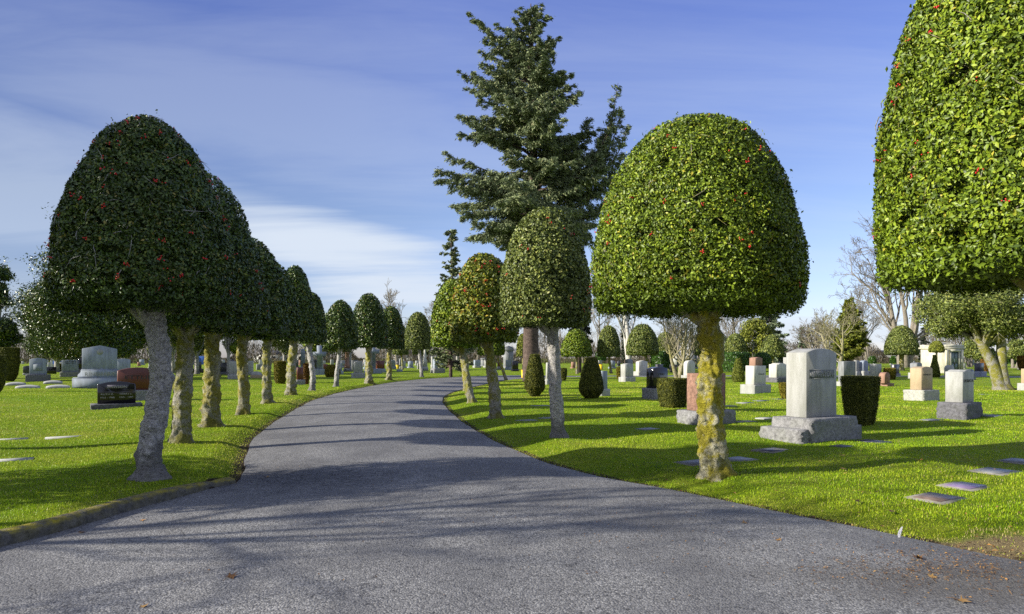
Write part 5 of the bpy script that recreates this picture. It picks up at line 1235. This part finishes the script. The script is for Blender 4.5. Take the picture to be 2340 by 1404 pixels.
def screen(label, px0, px1, top, d):
    x = ((px0+px1)/2-1170)/F*d; w = (px1-px0)/F*d; t = empty('blue_screen_fence', x, d, 0, R(18), label, 'fence'); h = zat(top, d)
    b = MB(); n = 24; xs_ = np.linspace(-w/2, w/2, n); ys = .06*np.sin(xs_*3)
    V = [(a, c, .1) for a, c in zip(xs_, ys)]+[(a, c, h) for a, c in zip(xs_, ys)]+[(a, c+.03, .1) for a, c in zip(xs_, ys)]+[(a, c+.03, h) for a, c in zip(xs_, ys)]
    b.add(V, [(i, i+1, n+i+1, n+i) for i in range(n-1)]+[(2*n+i+1, 2*n+i, 3*n+i, 3*n+i+1) for i in range(n-1)]+[(n+i, n+i+1, 3*n+i+1, 3*n+i) for i in range(n-1)]); b.build('sheet', M['bluecloth'], t)
    for q_ in np.linspace(-w/2, w/2, 6): b = MB(); b.tube([(q_, .13, -.1), (q_, .13, h+.1)], .05, 6); b.build('post', M['grey'], t)
screen('blue sheeted fence behind the stones at the left trees', 122, 146, 817, 110)
screen('blue sheeted fence glimpsed right of the second left trunk', 424, 466, 814, 150)
# yellow bins
def bin_(label, px, d, wpx, top, bot, text=None):
    x = (px-1170)/F*d; g = gz(x, d); t = empty('litter_bin', x, d, g, R(-10), label, 'bin', 'yellow bins'); r = wpx/F*d/2; h = (bot-top)/F*d
    b = MB(); n = 20
    b.tube([(0, 0, 0), (0, 0, .04*h), (0, 0, h*.93)], [r*.78, r*.8, r*.97], n); b.build('body', M['yellow'], t, smooth=False)
    b = MB(); b.tube([(0, 0, h*.93), (0, 0, h*.94), (0, 0, h*.99), (0, 0, h)], [r*.97, r*1.06, r*1.06, r*.98], n); b.build('rim', M['yellow'], t)
    b = MB(); b.tube([(0, 0, h+.002), (0, 0, h+.006)], r*.9, n); b.build('liner', M['ink'], t)
    if text:
        o = lettering(text, t, 0, -r*.98, h*.55, h*.4, 'ink', None, name='marking', ext=.01)
bin_('yellow tub bin standing at the inner edge of the bend', 1197, 57, 13, 843, 863, 'C')
bin_('yellow tub bin left of the carved greenish-grey monument', 1373, 92, 8, 833, 845)
bin_('small yellow flower tub on the bronze-brown stone rows near the bend', 908, 100, 7, 823, 832)

# ------------------------------------------------------------------ grass blades, litter and fallen leaves
n = 900000
r = np.exp(rng.uniform(math.log(4.6), math.log(46), n)); a = rng.uniform(-R(56), R(56), n)
gxp, gyp = r*np.sin(a), r*np.cos(a)
s, kb = edge_fast(gxp, gyp)
keep = (s > np.where(kb, 0.155, 0.015+0.05*rng.random(n)))
worn = np.hypot((gxp-4.35)*1.4, (gyp-6.15)*2.6)+0.35*np.sin(gxp*9+gyp*7)*0.5
keep &= (worn > 0.75) | (rng.random(n) < 0.3)
thin = worn < 1.0
for (ex, ey, hw, hd, rz) in EXCL:
    dx, dy = gxp-ex, gyp-ey; c_, s_ = math.cos(rz), math.sin(rz)
    u_, v_ = dx*c_+dy*s_, -dx*s_+dy*c_
    keep &= ~((np.abs(u_) < hw) & (np.abs(v_) < hd))
gxp, gyp, r, s, thin = gxp[keep], gyp[keep], r[keep], s[keep], thin[keep]; n = len(r)
z = gz_fast(gxp, gyp)
patch = 0.5+0.5*np.sin(gxp*0.9+1.3*np.sin(gyp*0.7))*np.sin(gyp*1.15+1.1*np.sin(gxp*0.8+2))
tuft = 0.5+0.5*np.sin(gxp*5.3+gyp*3.1+2*np.sin(gyp*4))*np.sin(gyp*6.1-gxp*2.7)
H = (0.016+0.020*tuft+0.010*rng.random(n))*(0.85+0.012*r)*np.where(s < .5, .8, 1)
W = (0.0032+0.00055*r)*rng.uniform(.7, 1.3, n)
az = rng.random(n)*6.2832; lean = np.abs(rng.normal(0, .75, n))
base = np.c_[gxp, gyp, z-.004]; sd_ = np.c_[np.cos(az), np.sin(az), np.zeros(n)]
fw = np.c_[-np.sin(az), np.cos(az), np.zeros(n)]
tip = base+fw*(H*np.sin(np.minimum(lean, 1.35)))[:, None]+np.c_[np.zeros((n, 2)), H*np.cos(np.minimum(lean, 1.35))]
V = np.stack([base-sd_*W[:, None]*.5, base+sd_*W[:, None]*.5, tip], 1).reshape(-1, 3)
dull = np.clip(np.sin(gxp*.37+1.7*np.sin(gyp*.31))*np.sin(gyp*.43+1.2*np.sin(gxp*.5+1))*1.6, -1, 1)
tone = np.clip(0.26+0.40*patch+0.14*dull+rng.normal(0, .17, n)+0.25*np.clip(1-s/0.7, 0, 1), 0, 1)
tone[rng.random(n) < .03+.10*np.clip(dull-.3, 0, 1)] = 1.0
tone[thin & (rng.random(n) < .7)] = 1.0
b = MB(); b.add(V, np.arange(3*n).reshape(-1, 3), 0, np.repeat(tone, 3))
m, nt, bs = new_mat('grass_blades')
ta = nd(nt, 'ShaderNodeAttribute', attribute_name='tone')
c = ramp(nt, ta.outputs['Fac'], [(0, (0.13, 0.27, 0.005)), (0.35, (0.25, 0.40, 0.008)), (0.65, (0.38, 0.48, 0.016)), (0.9, (0.52, 0.51, 0.07)), (1, (0.54, 0.46, 0.20))])
nt.links.new(c, bs.inputs['Base Color']); bs.inputs['Roughness'].default_value = .5; bs.inputs['Specular IOR Level'].default_value = .25
tr = nd(nt, 'ShaderNodeBsdfTranslucent'); nt.links.new(c, tr.inputs[0]); mx = nd(nt, 'ShaderNodeMixShader'); mx.inputs[0].default_value = .3
nt.links.new(bs.outputs[0], mx.inputs[1]); nt.links.new(tr.outputs[0], mx.inputs[2]); nt.links.new(mx.outputs[0], nt.nodes['Material Output'].inputs['Surface'])
tag(b.build('grass', m, tone=True), kind='stuff')

M['deadleaf'] = leaf_mat('dead_leaf', [(0, (.05, .03, .016)), (.5, (.17, .085, .03)), (.85, (.30, .19, .07)), (1, (.42, .20, .05))], .6, .25)
# crumbs of leaf and straw along the right verge and on the drive
n = 2100
px = np.r_[rng.normal(2150, 150, 1220), rng.uniform(1300, 2330, 240), rng.uniform(300, 2300, 130), rng.uniform(620, 2340, 510)]
py = np.r_[rng.normal(1296, 30, 1220), rng.uniform(1190, 1320, 240), rng.uniform(1130, 1390, 130), rng.uniform(985, 1200, 510)]
q_ = np.array([at(a_, max(b_, 960), ROAD_Z+.05) for a_, b_ in zip(px, py)])
sL, kbL = edge_dist(q_)
on = sL < 0
zq = np.where(on, ROAD_Z+.012, 0)
# height of the cambered road under each crumb
road_o = bpy.data.objects['road']; bpy.context.view_layer.update()
def road_z(P):
    out = []
    for p in np.asarray(P).reshape(-1, 2):
        ok, loc, _n, _i = road_o.ray_cast(Vector((p[0], p[1], 2)), Vector((0, 0, -1)))
        out.append(loc.z if ok else ROAD_Z)
    return np.array(out)
zq = np.where(on, road_z(q_)+.004, ground_z(q_[:, 0], q_[:, 1])+.03)
b = MB(); sz = np.where(on, rng.uniform(.008, .03, n), rng.uniform(.02, .05, n))
leaf_cloud(b, np.c_[q_, zq+.003], np.tile([0, 0, 1.0], (n, 1)), sz, .45, .25, 0, fold=.25)
ne = 2600; ke = rng.integers(40, NS-10, ne); sd_e = rng.random(ne) < .65
Pe = np.where(sd_e[:, None], RE[ke], LE[ke])+rng.normal(0, .07, (ne, 2)); okk = (Pe[:, 1] > 3) & (Pe[:, 1] < 45); Pe = Pe[okk]
se, ke_ = edge_fast(Pe[:, 0], Pe[:, 1]); Pe = Pe[~(ke_ & (se > 0))]; se = se[~(ke_ & (se > 0))] if len(se) != len(Pe) else se
ze = np.maximum(gz_fast(Pe[:, 0], Pe[:, 1]), road_z(Pe))+.006
leaf_cloud(b, np.c_[Pe, ze], np.tile([0, 0, 1.0], (len(Pe), 1)), rng.uniform(.012, .05, len(Pe)), .35, .4, 0, tone=rng.random(len(Pe))*.55)
nq = 260; k = rng.integers(0, 1220, nq)
leaf_cloud(b, np.c_[q_[k]+rng.normal(0, .1, (nq, 2)), zq[k]+.006], np.tile([0, 0, 1.0], (nq, 1)), rng.uniform(.04, .12, nq), .04, .15, 0)
tag(b.build('leaf_litter', M['deadleaf'], tone=True), kind='stuff')

def maple_leaf(label, px, py, size, road=True, tone=.6, curl=.25):
    x, d = at(px, py, ROAD_Z+.04 if road else 0)
    z = float(road_z(np.array([[x, d]]))[0])+.004 if road else gz(x, d)+.035
    k = []
    for i in range(5):
        a_ = R(-110+55*i+90); k += [(math.cos(a_-.32)*.42, math.sin(a_-.32)*.42), (math.cos(a_)*(1 if i == 2 else .85), math.sin(a_)*(1 if i == 2 else .85))]
    k += [(math.cos(R(200)+.3)*.40, math.sin(R(200))*.4), (0, -.25)]
    P = [(0, 0, 0)]+[(x_*size, y_*size, curl*size*(x_*x_+.5*abs(y_))*(1+.4*rng.normal())) for x_, y_ in k]
    b = MB(); m_ = len(k); b.add(P, [(0, i+1, (i+1) % m_+1) for i in range(m_)], 0, np.clip(tone+rng.normal(0, .08, m_+1), 0, 1))
    b.tube([(0, -.1*size, .01), (.1*size, -.6*size, .015), (.2*size, -1.1*size, .01)], .0018, 4, tone=.3)
    o = b.build('fallen_leaf', M['deadleaf'], tone=True); o.location = (x, d, z); o.rotation_euler = (rng.normal(0, .15), rng.normal(0, .15), rng.random()*6.28)
    tag(o, label, 'leaf', 'single fallen leaves')
for a_ in [('large curled orange leaf on the drive near the bottom right corner', 2195, 1384, .075, True, .75, .5), ('orange leaf lying alone on the drive below the round holly', 1703, 1198, .06, True, .7),
    ('small brown leaf on the drive right of the lone orange one', 1778, 1240, .045, True, .7), ('flattened brown leaf on the near left part of the drive', 527, 1321, .07, True, .25),
    ('tiny orange leaf on the drive at the bottom edge left of centre', 330, 1386, .04, True, .8), ('brown leaf on the drive against the kerb shadow', 185, 1210, .05, True, .35),
    ('pale leaf on the drive below the kerb end', 327, 1183, .045, True, .95), ('orange leaf on the drive under the left bend', 610, 1087, .05, True, .8),
    ('upright curled brown leaf in the litter on the drive at right', 2098, 1280, .06, True, .3, .8), ('yellow-orange leaf standing in the grass below the inscribed monument base', 2100, 1066, .07, False, .95, .7),
    ('orange leaf in the grass before the dark plaque markers', 1925, 1051, .055, False, .85), ('orange leaf in the grass nearer than the dark plaque markers', 1925, 1074, .055, False, .8),
    ('pair-side yellow leaf in the grass by the dark plaque markers', 2018, 1042, .05, False, .95), ('brown leaf in the grass just above the road edge at right', 2035, 1163, .06, False, .2),
    ('dark brown leaf in the grass between the round holly and the bronze marker', 1958, 1143, .05, False, .05), ('orange leaf in the litter farther right on the drive', 2130, 1327, .05, True, .8)]:
    maple_leaf(*a_)
# white feather stuck upright at the road edge
x, d = at(2057, 1230, ROAD_Z); g = float(road_z(np.array([[x, d]]))[0]) if edge_dist([[x, d]])[0][0] < 0 else gz(x, d)
m, nt, bs = new_mat('white_feather'); bs.inputs['Base Color'].default_value = (.75, .75, .78, 1); bs.inputs['Roughness'].default_value = .7
b = MB(); t_ = np.linspace(0, 1, 9); w_ = .022*np.sin(np.pi*np.clip(t_*.9+.08, 0, 1))**.7
spine = np.c_[.035*t_**2-.005, .0*t_, .105*t_]
V = np.concatenate([spine+np.c_[-w_, .006*np.ones(9), 0*w_], spine, spine+np.c_[w_, .006*np.ones(9), 0*w_]])
b.add(V, [(i, i+1, 10+i, 9+i) for i in range(8)]+[(9+i, 10+i, 19+i, 18+i) for i in range(8)])
t = empty('feather', x, d, g-.004, R(15), 'white feather standing upright at the edge of the drive', 'feather'); b.build('vane', m, t)
b = MB(); b.tube(spine+np.array([0, -.002, 0]), .0014, 4); b.build('shaft', m, t)

# ------------------------------------------------------------------ sky, sun, camera
w = bpy.data.worlds.new('World'); scn.world = w; w.use_nodes = True; nt = w.node_tree
bg = nt.nodes['Background']; sky = nd(nt, 'ShaderNodeTexSky'); sky.sky_type = 'NISHITA'; sky.sun_disc = False
sun_dir = Vector((-math.cos(SUN_AZ)*math.cos(SUN_EL), -math.sin(SUN_AZ)*math.cos(SUN_EL), math.sin(SUN_EL)))
sky.sun_elevation = SUN_EL; sky.sun_rotation = math.atan2(sun_dir.x, sun_dir.y); sky.air_density = 1.0; sky.dust_density = 0.4; sky.ozone_density = 3.0
tc = nd(nt, 'ShaderNodeTexCoord'); sp = nd(nt, 'ShaderNodeSeparateXYZ'); nt.links.new(tc.outputs['Generated'], sp.inputs[0])
X_, Y_, Z_ = sp.outputs
tint = ramp(nt, Z_, SKYTINT)
c = mix(nt, 1.0, sky.outputs[0], tint, 'MULTIPLY')
c = mix(nt, 1.0, c, ramp(nt, math_n(nt, 'MULTIPLY_ADD', X_, .5) if False else math_n(nt, 'ADD', math_n(nt, 'MULTIPLY', X_, .5), .5), [(.2, .62), (.46, 1)]), 'MULTIPLY')
# high thin cirrus: stretched noise on a flat layer
den = math_n(nt, 'ADD', Z_, 0.12)
cx_, cy_ = math_n(nt, 'DIVIDE', X_, den), math_n(nt, 'DIVIDE', Y_, den)
cv = nd(nt, 'ShaderNodeCombineXYZ'); nt.links.new(cx_, cv.inputs[0]); nt.links.new(cy_, cv.inputs[1])
mp = nd(nt, 'ShaderNodeMapping'); mp.inputs['Scale'].default_value = (0.32, 1.15, 1); mp.inputs['Rotation'].default_value = (0, 0, R(-14)); mp.inputs['Location'].default_value = (2.3, .4, 0)
nt.links.new(cv.outputs[0], mp.inputs[0])
cn = nd(nt, 'ShaderNodeTexNoise', i_Scale=.95, i_Detail=10.0, i_Roughness=.6, i_Distortion=.5); nt.links.new(mp.outputs[0], cn.inputs['Vector'])
az_ = math_n(nt, 'ARCTAN2', X_, Y_); el_ = math_n(nt, 'ARCSINE', Z_)
def bank(a0, e0, wa, we, slope, soft=(1.25, -0.15)):
    """an elongated cloud bank at a compass direction and elevation"""
    da = math_n(nt, 'SUBTRACT', az_, a0); de = math_n(nt, 'SUBTRACT', math_n(nt, 'SUBTRACT', el_, e0), math_n(nt, 'MULTIPLY', da, slope))
    q2 = math_n(nt, 'ADD', math_n(nt, 'POWER', math_n(nt, 'ABSOLUTE', math_n(nt, 'DIVIDE', da, wa)), 2.0), math_n(nt, 'POWER', math_n(nt, 'ABSOLUTE', math_n(nt, 'DIVIDE', de, we)), 2.0))
    q2 = math_n(nt, 'ADD', q2, math_n(nt, 'MULTIPLY', math_n(nt, 'SUBTRACT', cn.outputs['Fac'], .5), 3.2))
    return ramp(nt, q2, [(soft[1], 1), (soft[0], 0)], 'EASE')
m1 = bank(-.19, .130, .25, .060, -.17)
m2 = bank(-.72, .215, .36, .085, -.05)
m3 = bank(.50, .035, .40, .028, -.02)
m4 = bank(-.25, .33, .55, .10, -.1)
mp2 = nd(nt, 'ShaderNodeMapping'); mp2.inputs['Scale'].default_value = (.3, 1.3, 1); mp2.inputs['Rotation'].default_value = (0, 0, R(-24)); nt.links.new(cv.outputs[0], mp2.inputs[0])
fib = nd(nt, 'ShaderNodeTexNoise', i_Scale=2.4, i_Detail=9.0, i_Roughness=.62, i_Distortion=.8); nt.links.new(mp2.outputs[0], fib.inputs['Vector'])
veil = ramp(nt, math_n(nt, 'ADD', math_n(nt, 'MULTIPLY', cn.outputs['Fac'], .62), math_n(nt, 'MULTIPLY', fib.outputs['Fac'], .38)), [(.42, 0), (.74, .5)])
f = math_n(nt, 'MAXIMUM', math_n(nt, 'MULTIPLY', m1, .92), math_n(nt, 'MULTIPLY', m2, .34))
f = math_n(nt, 'MAXIMUM', f, math_n(nt, 'MULTIPLY', m3, .75)); f = math_n(nt, 'MAXIMUM', f, math_n(nt, 'MULTIPLY', m4, .22)); f = math_n(nt, 'MAXIMUM', f, math_n(nt, 'MULTIPLY', veil, .62))
f = math_n(nt, 'MULTIPLY', f, ramp(nt, Z_, [(0, 0.3), (.03, 1)]))
c = mix(nt, f, c, CLOUD)
# unseen broken cloud added overhead and behind the photographer to brighten shaded faces
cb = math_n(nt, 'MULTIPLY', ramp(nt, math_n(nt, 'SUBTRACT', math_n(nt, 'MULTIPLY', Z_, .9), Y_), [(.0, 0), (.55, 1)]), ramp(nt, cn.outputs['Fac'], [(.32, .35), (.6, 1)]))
c = mix(nt, cb, c, FILLCLOUD)
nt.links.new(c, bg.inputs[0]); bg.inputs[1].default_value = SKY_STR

L = bpy.data.lights.new('sun', 'SUN'); L.energy = SUN_STR; L.angle = R(.53); L.color = (1.0, .93, .80)
so = bpy.data.objects.new('sun', L); col.objects.link(so); so.rotation_euler = sun_dir.to_track_quat('Z', 'Y').to_euler(); so.location = (-30, -10, 30)
cam = bpy.data.cameras.new('camera'); co = bpy.data.objects.new('camera', cam); col.objects.link(co)
cam.sensor_width = 36; cam.lens = 24; cam.shift_y = (HY-702)/2340; cam.clip_end = 4000; cam.clip_start = .05
co.location = (0, 0, EYE); co.rotation_euler = (R(90), 0, 0); scn.camera = co
vs = scn.view_settings; vs.view_transform = 'Standard'; vs.look = 'None'; vs.exposure = EXPO; vs.gamma = 1
scn.render.engine = 'CYCLES'; scn.cycles.max_bounces = 6; scn.cycles.diffuse_bounces = 3; scn.cycles.glossy_bounces = 2; scn.cycles.transparent_max_bounces = 4
scn.cycles.use_denoising = False
